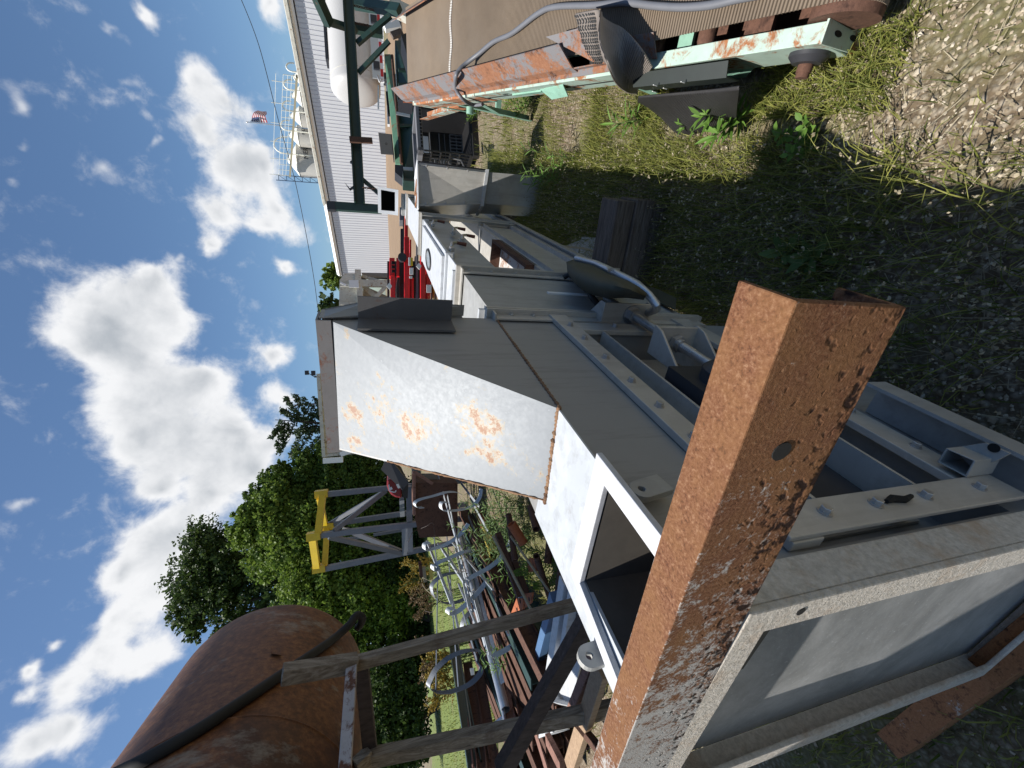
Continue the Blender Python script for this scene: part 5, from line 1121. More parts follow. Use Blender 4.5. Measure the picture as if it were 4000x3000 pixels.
for i,(p,q,D0,D1) in enumerate((((700,480),(420,60),5.4,8.2),((1010,560),(560,40),5.2,8.4),((560,700),(300,40),5.6,8.6),((860,1000),(640,500),4.8,6.4),((980,1250),(800,600),4.6,6.2),((640,1000),(520,420),5.2,7.),((760,760),(610,120),5.2,7.8),((1180,1050),(980,520),4.7,6.2))):
    member('tube',zb6(*p),zb6(*q),D0,D1,.03 if i%2 else .04,'pipe' if i%2 else 'cage','slim galvanised bar lying among the ladder cages','bar','slim galvanised bars among the cages')
for i in range(14):
    m=MB(); p=kp(*zb6(560+rnd5.uniform(-120,330),120+rnd5.uniform(-160,760)),rnd5.uniform(5.2,6.8)); P=[p]
    for k_ in range(6): P.append(P[-1]+Vector((rnd5.uniform(-.14,.14),rnd5.uniform(-.14,.14),rnd5.uniform(-.03,.11))))
    m.tube(smoothpts(P,4),.004,4); tag(m.build('dry_twig',MT['straw'] if i%3 else MT['brownpost']),'thin dry twig tangled in the ladder cages','twig','dry twigs in the cages')
# orange flange plates
op=thing('orange_plate',kp(*zb6(1300,730),5.2),'rust orange bent plate with three holes at the end of the square tubes','plate')
m=MB(); m.slab([gp(*zb6(x,y),.42)+kz*(.0) for x,y in ((1285,650),(1225,810),(1350,770),(1355,660))],kz*.02); m.slab([gp(*zb6(x,y),.40) for x,y in ((1355,660),(1350,770),(1440,700),(1455,590),(1360,600))],kz*.02); m.build('plate_body',MT['rustred'],op)
for x,y in ((1305,688),(1270,778),(1403,664)):
    m=MB(); m.lathe(gp(*zb6(x,y),.442),kz,[(.02,0),(.02,.004)],10); m.build('hole',MT['dark'],op)
m=MB(); m.slab([gp(*zb6(x,y),.35) for x,y in ((1405,230),(1395,370),(1500,360),(1480,240),(1430,215))],kz*.02); o=m.build('orange_lug_plate',MT['rustred']); tag(o,'small rust orange plate with one hole beside the fern','plate')
# blue gray gutter sheets
gt=thing('gutter_sheet',gp(2180,2560,0),'pale blue galvanised gutter sheet with folded ribs lying beside the conveyor tail','gutter sheet')
def gz(x,y,z): return gp(*c6(x,y),z)
m=MB(); m.slab([gz(1450,540,.30),gz(1300,1180,.34),gz(1420,1330,.36),gz(1560,760,.30),gz(1500,640,.3)],Vector((0,0,-.012))); m.build('pan',MT['galvb'],gt)
for (a,b,w) in (((1395,640),(1310,1200),.10),((1440,700),(1375,1120),.06)):
    m=MB(); m.bar(gz(*a,.36),gz(*b,.40),w,.07); m.build('fold',MT['galvb'],gt,bev=.006)
m=MB(); m.slab([gz(1300,1180,.34),gz(1330,1310,.34),gz(1420,1330,.34),gz(1420,1325,.42),gz(1320,1300,.44)],Vector((0,0,-.1))); m.build('end_flap',MT['galvb'],gt)
m=MB(); m.hexa([gz(1250,1420,.25),gz(1390,1400,.25),gz(1420,1450,.25),gz(1240,1510,.25),gz(1255,1415,.42),gz(1385,1395,.42),gz(1395,1440,.40),gz(1250,1500,.40)]); tag(m.build('sheet_offcut',MT['galvb'],None,bev=.006),'folded galvanised offcut between the two stand posts','offcut')
m=MB(); m.prof(gp(2035,2345,.32),gp(2000,2250,.36),[(-.03,-.02),(.03,-.02),(.03,.02),(-.03,.02)],kr,kz); m.bar(gp(2110,2560,.30),gp(2170,2330,.34),.10,.08); tag(m.build('blue_channel',paint('blue_paint',(.08,.16,.30),.45,.1,4)),'blue painted channel running under the pale inlet rim','channel')
for i,(a,b,w,mt,lab) in enumerate((((1420,1370),(1560,1020),.07,'rustp','pink primed angle under the inlet rim beside the plank'),((1420,1659),(1590,1120),.12,'plank','bare timber plank along the rusty channel'),((1380,1659),(1300,1500),.10,'rustp','pink beam end below the galvanised offcut'),((1660,1659),(1440,1390),.05,'rusto','thin dark bar crossing under the plank'))):
    m=MB(); m.bar(gz(*a,.45),gz(*b,.45),w,.05); nm={'plank':'plank'}.get(mt,'steel_angle'); tag(m.build(nm,MT[mt],None,bev=.004),lab,'plank' if mt=='plank' else 'bar')
# ---- ladder safety cages
def cage(lab,hoops,bars,mat):
    s=thing('ladder_cage',kp(*hoops[0][0][0],hoops[0][1]),lab,'ladder cage','ladder cages on the rack')
    for pts,D,ax in hoops:
        P=smoothpts([kp(x,y,D+(dd if len(t)>2 else 0)) for t in pts for (x,y,dd) in [(t+(0,))[:3]]],6); m=MB(); m.strip(P,ax,.006); m.build('hoop',mat,s)
    for a,D0,b,D1 in bars:
        m=MB(); m.bar(kp(*a,D0),kp(*b,D1),.045,.008,kz+kr*.3); m.build('bar',mat,s)
    return s
hw=K.ax[1]*.055+K.ax[2]*.045+K.ax[0]*.02
def h(*l): return [c6(*p) for p in l]
cage('galvanised ladder cage with hooked hoop ends, its bars fanning toward the viewer',[
 (h((1000,1060),(1090,1010),(1180,950),(1265,880),(1310,800),(1330,710)),4.9,hw),
 (h((795,795),(765,800),(758,825),(790,825),(830,800),(880,755),(940,690),(975,640)),5.6,hw),
 (h((865,640),(920,610),(985,575),(1050,520),(1090,460),(1105,400)),5.6,hw),
 (h((700,565),(678,565),(680,590),(712,582),(700,555),(780,520),(850,490),(905,485)),6.2,hw),
 (h((662,440),(633,450),(635,480),(680,475),(760,445),(830,395),(870,340)),6.6,hw),
 (h((760,225),(725,225),(722,255),(745,270),(820,265),(890,245),(930,200),(940,150)),7.2,hw),
 (h((625,250),(590,250),(580,228),(610,208),(680,190),(750,170),(800,168),(830,180)),7.4,hw)],
 [(c6(1140,960),4.9,c6(870,300),8.0),(c6(960,1000),5.0,c6(700,50),8.2),(c6(905,900),5.1,c6(735,80),8.2),(c6(930,250),7.2,c6(830,120),8.),(c6(1230,860),5.0,c6(880,200),7.8)],MT['cage'])
cage('shade-darkened closed ladder cage of oval hoops lying at the far side of the rack',[
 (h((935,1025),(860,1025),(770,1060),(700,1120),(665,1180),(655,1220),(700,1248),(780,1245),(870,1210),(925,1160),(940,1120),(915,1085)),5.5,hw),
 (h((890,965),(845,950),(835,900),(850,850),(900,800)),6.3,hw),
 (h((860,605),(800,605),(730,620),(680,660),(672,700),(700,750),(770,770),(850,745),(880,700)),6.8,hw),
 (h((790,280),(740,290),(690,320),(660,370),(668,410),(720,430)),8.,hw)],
 [(c6(695,1240),5.5,c6(705,610),7.),(c6(705,610),7.,c6(665,200),8.5),(c6(818,1240),5.5,c6(770,600),7.),(c6(770,600),7.,c6(745,290),8.2),(c6(920,1090),5.5,c6(830,780),6.4)],plain('shade_toned_bar',(.12,.135,.16),.5,.3))  # this cage's shade is put into its darker blue gray bar colour
m=MB(); m.slab([kp(*e7(x,y),4.9) for x,y in ((1115,375),(1165,368),(1175,450),(1130,460))],kf*.01); tag(m.build('white_tag',MT['label']),'small white tag stuck on the dark beam inside the nearest oval hoop','tag')
for i,(x,y,cl) in enumerate(((1640,2225,'rusto'),(1655,2245,'straw'),(1680,2240,'yellowp'))):
    m=MB(); m.bar(kp(x,y-30,9.5),kp(x+6,y+26,9.5),.09,.07,kz); tag(m.build('board_end',MT[cl]),['brown board end beyond the far oval hoop','cream board end beyond the far oval hoop','yellowish board end beyond the far oval hoop'][i],'board')
# ================================================================== rusted tank on its stand
tk=thing('storage_tank',kd(-3.2,3,1.95),'big rusted horizontal storage tank with a domed end on a weathered stand','tank')
TA=(kr*-.05+kf*1.+kz*.06).normalized(); TR=.77
tc_=kd(-2.64,4.0,2.78)
pr=[(.03,1.02)]+[(TR*math.cos(a),.12+ .42*math.sin(a)) for a in [math.pi/2*i/10 for i in range(9,-1,-1)]]+[(TR,-6.)]
pr=[(.02,.49)]+[(TR*math.sin(a)**.85,.16+.33*math.cos(a)) for a in [math.pi/2*i/12 for i in range(1,13)]]+[(TR,-.3),(TR,-1.6),(TR,-6.)]
m=MB(); m.lathe(tc_,TA,pr,64); m.build('tank_shell',MT['tank'],tk,smooth=40)
m=MB(); m.tube([tc_-TA*1.3+(TA.orthogonal().normalized()*math.cos(a)+TA.cross(TA.orthogonal().normalized())*math.sin(a))*(TR+.001) for a in [i*math.pi/24 for i in range(48)]],.006,5,closed=True); m.build('weld_seam',MT['tank'],tk)
m=MB(); p=None
def oncyl(x,y,off=.03):
    d=ray(x,y); o=CAM-tc_; dp=d-TA*d.dot(TA); op_=o-TA*o.dot(TA); A=dp.dot(dp); B=2*dp.dot(op_); C_=op_.dot(op_)-(TR+off)**2
    disc=max(0,B*B-4*A*C_); t=(-B-math.sqrt(disc))/(2*A); return CAM+d*t
lab_=[oncyl(x,y,.012) for x,y in ((1062,2525),(1060,2555),(1098,2560),(1100,2530))]
m=MB(); m.slab(lab_,(lab_[0]-tc_).normalized()*.006); m.build('name_plate',MT['tank'],tk)
st=thing('tank_stand',kp(1700,2480,2.7),'weathered stand of posts, rails and braces under the rusted tank','stand')
def sb(p,q,D0,D1,w,mat,name,up=kf):
    m=MB(); m.bar(kp(*p,D0),kp(*q,D1),w,w,up); return m.build(name,MT[mat],st,bev=.004)
sb((1102,2635),(1395,2588),2.58,2.66,.085,'post','upper_post'); 
a=kp(1385,2592,2.7); b=kp(2278,2352,2.7); m=MB(); m.bar(a,b+(b-a)*.15,.068,.068,kf); m.build('post',MT['post'],st,bev=.004)
a=kp(1425,2965,2.85); b=kp(2350,2775,2.6); m=MB(); m.bar(a,b+(b-a)*.2,.085,.08,kf); m.build('post',MT['post'],st,bev=.004)
sb((1375,2585),(1345,3040),2.66,2.2,.06,'paintpost','front_rail'); sb((1412,2590),(1448,2950),2.95,2.9,.085,'brownpost','rear_rail')
sb((1448,2945),(1390,3000),2.85,2.8,.085,'post','rail_stub'); 
sb((1960,3010),(2305,2400),2.3,2.2,.088,'brownpost','brace')
# black hose strapped over the tank
P=[oncyl(x,y,.03) for x,y in ((440,3030),(590,2955),(760,2860),(900,2770),(1020,2690),(1140,2608),(1230,2548),(1310,2490))]
P+= [kp(1365,2440,K.loc(P[-1])[1]+.12),kp(1392,2405,K.loc(P[-1])[1]+.2),kp(1415,2412,K.loc(P[-1])[1]+.22),kp(1408,2440,K.loc(P[-1])[1]+.25),kp(1398,2450,K.loc(P[-1])[1]+.3)]
m=MB(); m.tube(smoothpts(P,6),.034,12); tag(m.build('black_hose',plain('black_hose',(.012,.012,.012),.75,0,.3),None,smooth=80),'thick black hose draped diagonally over the rusted tank','hose')
# ================================================================== vegetation
rnd=random.Random(11)
def rv(): 
    while True:
        v=Vector((rnd.uniform(-1,1),rnd.uniform(-1,1),rnd.uniform(-1,1)))
        if .05<v.length<1: return v
def leafquad(m,c,s,asp=.55,nrm=None):
    d=rv().normalized(); w=(d.cross(nrm) if nrm is not None else d.cross(rv())); 
    if w.length<1e-3: return
    w=w.normalized()*s*asp*.5; d=d*s*.5; b=len(m.v); m.v+=[c-d,c+w,c+d,c-w]; m.f.append((b,b+1,b+2,b+3)); m.m.append(m.mi)
def crown(m,blobs,n,size,gap=.55,flat=.8):
    "leaf clumps gathered on boughs spread through ellipsoid blobs"
    vol=[r**2 for c,r in blobs]; tot=sum(vol)
    for (c,r),v in zip(blobs,vol):
        k=max(3,int(n*v/tot/26))
        for i in range(k):
            q=rv().normalized()*(r*rnd.uniform(.3,1.2)**.5); q.z*=flat; cc=c+q; cr=r*rnd.uniform(.13,.32)
            for j in range(26): 
                o=rv()*cr; o.z*=.6; leafquad(m,cc+o,size*rnd.uniform(.6,1.25),.6)
        for i in range(int(k*2.2)):
            q=rv()*r*.78; q.z*=flat; leafquad(m,c+q,size*rnd.uniform(1.6,2.8),.75)
def tree(name,label,blobs,base,mat,n,size,trunk=.25,group='trees along the yard edge',flat=.8,barkmat='bark'):
    B=[(kp(x,y,D),r*D/FPX) for x,y,r,D in blobs]
    b=kp(*base) if len(base)==3 else Vector(base); b.z=rise(K.loc(b)[1])-.1
    t=thing(name,b,label,'tree',group)
    m=MB(); top=max(B,key=lambda q:q[0].z)[0]; mid=b.lerp(top,.45)+kr*.2; m.tube([b,b.lerp(mid,.5)+kr*.1,mid,mid.lerp(top,.6),top],[trunk,trunk*.85,trunk*.65,trunk*.35,trunk*.1],8)
    for c,r in B:
        s=b.lerp(top,rnd.uniform(.3,.7)); m.tube([s,s.lerp(c,.55)+Vector((0,0,r*.15)),c],[trunk*.35,trunk*.2,trunk*.06],5)
        for i in range(4): m.tube([s.lerp(c,.7),c+rv()*r*.8],[trunk*.12,trunk*.03],4)
    m.build('trunk',MT[barkmat],t,smooth=60)
    m=MB(); crown(m,B,n,size,flat=flat); m.build('crown',MT[mat],t,recalc=False); return t
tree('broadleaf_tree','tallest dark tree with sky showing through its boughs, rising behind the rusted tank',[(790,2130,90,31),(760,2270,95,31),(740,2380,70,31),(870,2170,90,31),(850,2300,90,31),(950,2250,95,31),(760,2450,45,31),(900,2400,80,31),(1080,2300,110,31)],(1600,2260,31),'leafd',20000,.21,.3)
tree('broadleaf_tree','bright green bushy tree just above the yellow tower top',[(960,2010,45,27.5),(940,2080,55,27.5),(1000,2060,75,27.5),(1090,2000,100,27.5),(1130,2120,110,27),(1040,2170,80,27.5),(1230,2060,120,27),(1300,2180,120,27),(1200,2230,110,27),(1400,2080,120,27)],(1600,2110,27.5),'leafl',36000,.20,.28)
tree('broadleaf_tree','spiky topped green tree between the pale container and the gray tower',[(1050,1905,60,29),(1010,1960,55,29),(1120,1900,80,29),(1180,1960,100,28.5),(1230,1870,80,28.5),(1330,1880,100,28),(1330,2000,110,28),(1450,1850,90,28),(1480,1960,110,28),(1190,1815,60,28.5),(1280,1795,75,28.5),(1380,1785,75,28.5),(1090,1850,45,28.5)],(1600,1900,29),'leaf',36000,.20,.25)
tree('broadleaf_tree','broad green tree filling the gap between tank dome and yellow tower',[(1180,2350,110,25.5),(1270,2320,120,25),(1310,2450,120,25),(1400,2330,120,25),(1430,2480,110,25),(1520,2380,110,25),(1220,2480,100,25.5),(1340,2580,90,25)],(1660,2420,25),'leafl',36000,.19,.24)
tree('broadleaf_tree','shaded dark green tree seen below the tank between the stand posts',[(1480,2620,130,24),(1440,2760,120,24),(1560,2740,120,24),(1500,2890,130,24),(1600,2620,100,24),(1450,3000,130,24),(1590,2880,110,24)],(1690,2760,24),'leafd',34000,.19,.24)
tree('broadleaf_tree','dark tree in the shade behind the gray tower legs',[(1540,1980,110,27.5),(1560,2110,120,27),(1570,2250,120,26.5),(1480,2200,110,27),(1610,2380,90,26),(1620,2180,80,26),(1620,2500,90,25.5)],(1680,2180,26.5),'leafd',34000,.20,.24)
# smaller trees beyond the building and the airy conifer
tree('broadleaf_tree','small sunlit tree above the left end of the white building roof',[(1290,1060,34,85),(1275,1095,30,85),(1310,1110,36,85),(1300,1040,24,85),(1325,1090,34,85)],(1400,1085,85),'leafl',1500,.62,.3,'trees beyond the building')
tree('broadleaf_tree','small dark tree between the roof end and the hopper hood',[(1275,1175,32,85),(1270,1210,34,85),(1300,1190,36,85),(1310,1240,38,85),(1270,1265,20,85),(1330,1210,34,85)],(1400,1210,85),'leafd',1500,.62,.3,'trees beyond the building')
tree('broadleaf_tree','tiny far tree top just clear of the hood flange',[(1272,1390,14,90),(1285,1405,14,90)],(1400,1395,90),'leafd',300,.6,.2,'trees beyond the building')
def pine():
    D=42; b=kp(1420,1690,D); b.z=rise(40); t=thing('conifer',b,'airy gray green conifer with drooping boughs above the pale container','tree')
    top=kp(1075,1640,D); m=MB(); m.tube([b,b.lerp(top,.5),top],[.2,.14,.03],6); L_=MB()
    ends=[(1075,1700),(1085,1740),(1110,1600),(1100,1760),(1130,1780),(1120,1560),(1150,1550),(1160,1770),(1190,1560),(1200,1760),(1230,1560),(1230,1750),(1250,1590),(1260,1740),(1150,1640),(1180,1690),(1215,1620),(1225,1690),(1140,1700)]
    for x,y in ends:
        e=kp(x,y,D)+kf*rnd.uniform(-1.5,1.5); s=b.lerp(top,max(.05,min(.95,(1420-x-25)/345))); m.tube([s,s.lerp(e,.5)-kz*.1,e],[.05,.03,.01],4)
        for i in range(230):
            u=rnd.uniform(.15,1.05); c=s.lerp(e,u)+rv()*.38*(1.15-u*.5); leafquad(L_,c,rnd.uniform(.25,.5),.4)
    m.build('trunk',MT['bark'],t,smooth=60); L_.build('crown',MT['leafp'],t,recalc=False)
pine()
# ------------------------------------------------------------------ plants
def leaf(m,b,d,up,l,w):
    d=d.normalized(); s=d.cross(up); 
    if s.length<1e-3: s=d.orthogonal()
    s=s.normalized(); n=s.cross(d).normalized(); k=len(m.v)
    m.v+=[b,b+d*l*.3+s*w*.42+n*l*.03,b+d*l*.3-s*w*.42+n*l*.03,b+d*l*.62+s*w*.45-n*l*.02,b+d*l*.62-s*w*.45-n*l*.02,b+d*l-n*l*.14,b+d*l*.3,b+d*l*.62-n*l*.05]
    for f in ((0,6,1),(0,2,6),(6,7,3,1),(2,4,7,6),(7,5,3),(4,5,7)): m.f.append(tuple(k+i for i in f)); m.m.append(m.mi)
def plant(base,h,n,ll,lw,label,mat='weed',lean=(0,0,0),name='weed_plant',droop=.25,group='weeds around the machinery',stems=1,spread=.06):
    base=Vector(base); t=thing(name,base,label,'plant',group); ms=MB(); ml=MB()
    for s in range(stems):
        o=Vector((rnd.uniform(-spread,spread),rnd.uniform(-spread,spread),0)) if stems>1 else Vector(); hh=h*(1 if s==0 else rnd.uniform(.6,1.)); tip=base+o*2.2+Vector(lean)*hh+Vector((0,0,hh)); mid=base+o+Vector((0,0,hh*.5))+Vector(lean)*hh*.3
        P=smoothpts([base+o*.5,mid,tip],6); ms.tube(P,[.004*(1-.7*i/len(P)) for i in range(len(P))],5)
        for i in range(n):
            u=.15+.85*i/n; k=u*(len(P)-1); p=P[int(k)]; a=i*2.4+s; up=Vector((0,0,1)); dr=Vector((math.cos(a),math.sin(a),.55-droop+u*.5)); l=ll*(1.1-.55*abs(u-.55))*rnd.uniform(.8,1.15); leaf(ml,p,dr,up,l,lw*l/ll)
    ms.build('stem',MT['stem'],t); ml.build('leaves',MT[mat],t,recalc=False); return t
plant(gp(2925,440),.24,26,.095,.022,'bright green lance leaved weed growing against the black rubber mat','weed',stems=2)
plant(gp(2745,500),.15,14,.065,.014,'small bright weed at the lower tip of the black rubber mat','weed')
plant(gp(2530,470),.20,22,.12,.017,'fine leaved weed sprouting from the grass left of the rubber mat','weed',lean=(-.2,.4,0))
plant(gp(3190,560),.14,14,.045,.026,'small round leaved weed at the edge of the hood shadow','weed',stems=3,spread=.04)
plant(gp(2260,640),.5,18,.10,.013,'thin stalked weed at the shadow edge by the chute','weed',lean=(-.1,.3,0),stems=3)
plant(gp(2200,690),.36,20,.10,.014,'pale green weed leaning in front of the chute foot','weed',lean=(.1,0,0),stems=2)
plant(gp(3220,1010),.10,10,.10,.04,'broad leaved plant deep in the conveyor shadow','weedd')
plant(gp(3120,990),.10,9,.09,.035,'smaller broad leaved plant in the shadow left of the first','weedd')
plant(gp(3660,1630),.06,12,.035,.018,'tiny bright weed in the sunlit patch of gravel beside the take up frame','weed',stems=2,spread=.03)
plant(gp(2080,400),.30,40,.12,.013,'grassy weed tuft round the far leg of the belt conveyor','weed',stems=5,spread=.1)
plant(gp(1880,420),.25,40,.12,.013,'grassy weed tuft beside the crate','weed',stems=5,spread=.1)
# plants among the racked steel
def kplant(px,D,z,h,n,ll,lw,label,mat='weedd',**kw): 
    p=kp(*px,D); p.z=z; return plant(p,h,n,ll,lw,label,mat,**kw)
kplant((1990,2010),5.4,.0,.85,40,.13,.02,'tall stringy green weed among the brown pipes next to the hood','weedd',stems=5,spread=.16)
kplant((2080,2060),4.7,.0,.6,40,.12,.02,'bushy green weed beside the leaning brown pipe pair','weedd',stems=6,spread=.18)
kplant((2010,2120),5.2,.0,.75,40,.12,.018,'stringy green weed around the cream rod','weedd',stems=5,spread=.16)
kplant((2040,2240),4.7,.0,.6,36,.10,.016,'green weed in front of the orange plates','weed',stems=4,spread=.12,lean=(-.2,0,0))
kplant((2180,2170),4.3,.0,.4,34,.10,.022,'leafy green weed under the pale inlet rim','weed',stems=4,spread=.1)
kplant((1930,2560),5.1,.35,.35,22,.11,.018,'small green sprig growing up through the galvanised pipes','weed',stems=2)
kplant((1975,2590),4.6,.5,.28,22,.10,.016,'green sprig over the open end of the large pipe','weed',stems=2)
kplant((2090,1990),5.0,.0,.6,40,.12,.02,'bushy stringy green weed under the rusty edge of the hood','weedd',stems=6,spread=.2)
kplant((1930,2120),6.2,.0,.95,40,.13,.02,'stringy weed behind the yellow pipe end','weedd',stems=5,spread=.2)
kplant((1745,1185),8.6,.2,.95,34,.17,.03,'leafy weed in front of the red implement','weed',stems=5,spread=.14)
def fern(px,D,label):
    b=kp(*px[0],D); e=kp(*px[1],D); t=thing('fern_frond',b,label,'plant','weeds around the machinery'); ms=MB(); ml=MB(); P=smoothpts([b,b.lerp(e,.5)+kz*.05,e],10); ms.tube(P,.004,4); N=len(P)
    for i,p in enumerate(P):
        d=(P[min(i+1,N-1)]-P[max(i-1,0)]).normalized(); l=.13*(1-.8*i/N)
        for sg in (-1,1):
            sd=d.cross(kf)*sg
            for k_ in range(4): leaf(ml,p+sd*l*.22*k_,(sd*.8+d*.8*(1 if k_%2 else -.2)+kf*.1),kf,l*.40,.018)
    ms.build('stem',MT['stem'],t); ml.build('leaves',MT['weed'],t,recalc=False)
fern(((2230,2180),(2010,2240)),4.0,'upper feathery green frond in front of the orange plates'); fern(((2240,2200),(2150,2135)),4.0,'feathery green frond pointing at the brown pipes'); fern(((2240,2260),(2085,2290)),3.95,'lower feathery green frond by the blue channel')
def plume(px,D,z,h,label,mat,ns,ret=.5,leafm='weedd'):
    b=kp(*px,D); b.z=z; t=thing('goldenrod',b,label,'plant','goldenrod behind the rack'); ms=MB(); ml=MB(); mf=MB()
    for s in range(ns):
        a=rnd.uniform(0,6.28); d=Vector((math.cos(a),math.sin(a),0)); hh=h*rnd.uniform(.7,1.05); P=smoothpts([b+d*.1,b+d*hh*.10+kz*hh*.6,b+d*hh*.25+kz*hh],8); ms.tube(P,.006,4)
        for i in range(26): 
            p=P[int(rnd.uniform(.1,.8)*(len(P)-1))]; leaf(ml,p,rv()+kz*.1,kz,rnd.uniform(.07,.13),.016)
        for j in range(12):
            q=P[int((.60+.40*j/12)*(len(P)-1))]; aa=a+rnd.uniform(-1.8,1.8); e=q+Vector((math.cos(aa),math.sin(aa),.45))*h*.15*rnd.uniform(.5,1.1)
            for i in range(26): leafquad(mf,q.lerp(e,rnd.random())+rv()*.022,rnd.uniform(.018,.04),.7)
    ms.build('stem',MT['stem'],t); ml.build('leaves',MT[leafm],t,recalc=False); mf.build('flowers',MT[mat],t,recalc=False)
plume((1700,2235),10.5,.2,1.5,'golden flowering weeds left of the tower foot','gold',9); plume((1720,2330),9.6,.2,1.35,'brown dried weed heads behind the oval hoops','dry',10); plume((1720,2200),10.6,.2,1.0,'yellow green weeds at the tower foot','gold',6)
plume((1790,2580),7.6,.2,1.2,'pale golden weeds behind the rack between the stand posts','gold',10); plume((1800,2670),7.2,.2,1.1,'tall thin golden weeds at the lawn edge','gold',7); plume((1790,2540),7.8,.3,1.1,'grayish golden weeds next to the front stand post','dry',6)
# ------------------------------------------------------------------ grass, straw, stones
def vn(x,y,s): return mnoise.noise(Vector((x*s,y*s,.3)))*.5+.5
gb=MB(); gs=MB(); gd=MB()
def blade(m,p,h,w,lean):
    a=rnd.uniform(0,6.283); s=Vector((math.cos(a),math.sin(a),0))*w; b=len(m.v); d=Vector((-s.y,s.x,0)).normalized()*h*lean if w>0 else lean
    if rnd.random()<.5: d=-d
    m.v+=[p-s,p+s,p+s*.7+d*.35+Vector((0,0,h*.6)),p-s*.7+d*.35+Vector((0,0,h*.6)),p+d+Vector((0,0,h*(1-.25*lean)))]; m.f+=[(b,b+1,b+2,b+3),(b+3,b+2,b+4)]; m.m+=[m.mi]*2
def scatter(n,x0,x1,y0,y1,dens,h,w,m=gb,lean=.5,z=0):
    for i in range(n):
        x=rnd.uniform(x0,x1); y=rnd.uniform(y0,y1)
        if rnd.random()>dens(x,y): continue
        blade(m,Vector((x,y,z+.0)),h*rnd.uniform(.4,1.25),w*rnd.uniform(.6,1.3),rnd.uniform(.1,lean*2))
pat=lambda x,y: max(.12,min(1,(vn(x,y,1.7)*.6+vn(x,y,5.)*.6-.25)*1.5))
lit=lambda x,y: 0 if (.2<x<.62 and 1.42<y<2.4) else pat(x,y)*(1 if y>1.75 else max(.03,(y-1.1)*1.1 if x>.2 else .35))
scatter(30000,.0,1.6,1.0,6.,lit,.075,.0022)
scatter(9000,.0,.55,1.5,3.4,lambda x,y:0 if (x>.2 and 1.42<y<2.4) else (.75 if vn(x,y,2.2)>.42 else .1),.10,.0022)
scatter(24000,-.9,.14,.55,6.5,lambda x,y:min(1,.35+pat(x,y)) if y>1. else .35,.15,.0022,lean=.6)
scatter(1800,.25,.5,1.2,1.75,lambda x,y:.8,.085,.0022,lean=.7)
scatter(5000,-.2,1.4,.2,1.4,lambda x,y:.25*pat(x,y),.09,.002)
scatter(16000,-7,-1.2,.1,9,lambda x,y:pat(x,y),.13,.0045,lean=.6)
scatter(4000,-2.2,-.9,-.4,.9,lambda x,y:pat(x,y),.06,.0022,lean=.7)
scatter(9000,-1,5,5.,12,lambda x,y:pat(x,y)*.8,.14,.006)
for i in range(9000):
    f=rnd.uniform(8,26)*rnd.random()**.3+0; q=kd(rnd.uniform(-26,-4.3-.22*(max(f,8)-8)),max(f,8.1),rise(f)+.015); blade(gb,q,rnd.uniform(.03,.16),.012,rnd.uniform(.2,.9))
o=gb.build('grass',MT['grass'],None,recalc=False,org=(0,0,0)); tag(o,'patchy green and yellow grass growing through the gravel','grass',None,'stuff')
# pale seed heads on thin stalks in the conveyor's shade
for i in range(3200):
    x=rnd.uniform(-.5,.16); y=rnd.uniform(.45,5.5); 
    if rnd.random()>pat(x,y)+.25: continue
    h=rnd.uniform(.04,.20); p=Vector((x,y,0)); e=p+Vector((rnd.uniform(-.06,.06),rnd.uniform(-.06,.06),h)); d=(e-p); s=d.orthogonal().normalized()*.0012; b=len(gd.v); gd.v+=[p-s,p+s,e]; gd.f.append((b,b+1,b+2)); gd.m.append(0)
    for j in range(3): leafquad(gd,e+rv()*.008,rnd.uniform(.007,.016),.6)
for i in range(2500):
    x=rnd.uniform(-.5,1.4); y=rnd.uniform(.3,3.5); a=rnd.uniform(0,6.28); l=rnd.uniform(.02,.09); d=Vector((math.cos(a),math.sin(a),rnd.uniform(-.05,.15)))*l; s=Vector((-d.y,d.x,0)).normalized()*.0013; p=Vector((x,y,rnd.uniform(.008,.02))); b=len(gd.v); gd.v+=[p-s,p+s,p+d+s*.5,p+d-s*.5]; gd.f.append((b,b+1,b+2,b+3)); gd.m.append(0)
o=gd.build('dry_stalks',MT['straw'],None,recalc=False,org=(0,0,0)); tag(o,'dry straw and pale seed heads scattered over the ground','straw',None,'stuff')
for i in range(26000):
    y=rnd.uniform(-.3,1.)**1*1.; 
    x=rnd.uniform(-.55,1.5); y=rnd.uniform(.15,1.9) if rnd.random()<.72 else rnd.uniform(1.9,6.5)
    if rnd.random()<.12: x=rnd.uniform(-2.2,-.8); y=rnd.uniform(-.4,1.2)
    dn=vn(x,y,2.6)*.7+vn(x,y,7)*.5
    if dn<.5 and y<1.6: continue
    if y>=1.6 and dn<.66: continue
    r=rnd.uniform(.0026,.0075)*(1.9 if rnd.random()<.05 else 1)*(1 if y<1.9 else 1.15)
    if x<.08 and y>.75 and rnd.random()<.72: continue
    c=Vector((x,y,r*.35)); q=Matrix.Rotation(rnd.uniform(0,6.28),3,'Z')@Matrix.Rotation(rnd.uniform(-.5,.5),3,'X'); b=len(gs.v)
    for d in ((1,0,0),(-.3,.8,.1),(-.8,-.2,0),(.2,-.9,0),(.1,.1,.62),(-.1,0,-.5),(.55,.55,.3),(-.45,.35,.45)):
        v=q@Vector(d); gs.v.append(c+Vector((v.x*r*rnd.uniform(.85,1.3),v.y*r*rnd.uniform(.8,1.2),v.z*r*rnd.uniform(.8,1.1))))
    for f in ((0,6,4),(6,1,4),(1,7,4),(7,2,4),(2,3,4),(3,0,4),(0,6,5),(6,1,5),(1,7,5),(7,2,5),(2,3,5),(3,0,5)): gs.f.append(tuple(b+k_ for k_ in f)); gs.m.append(0)
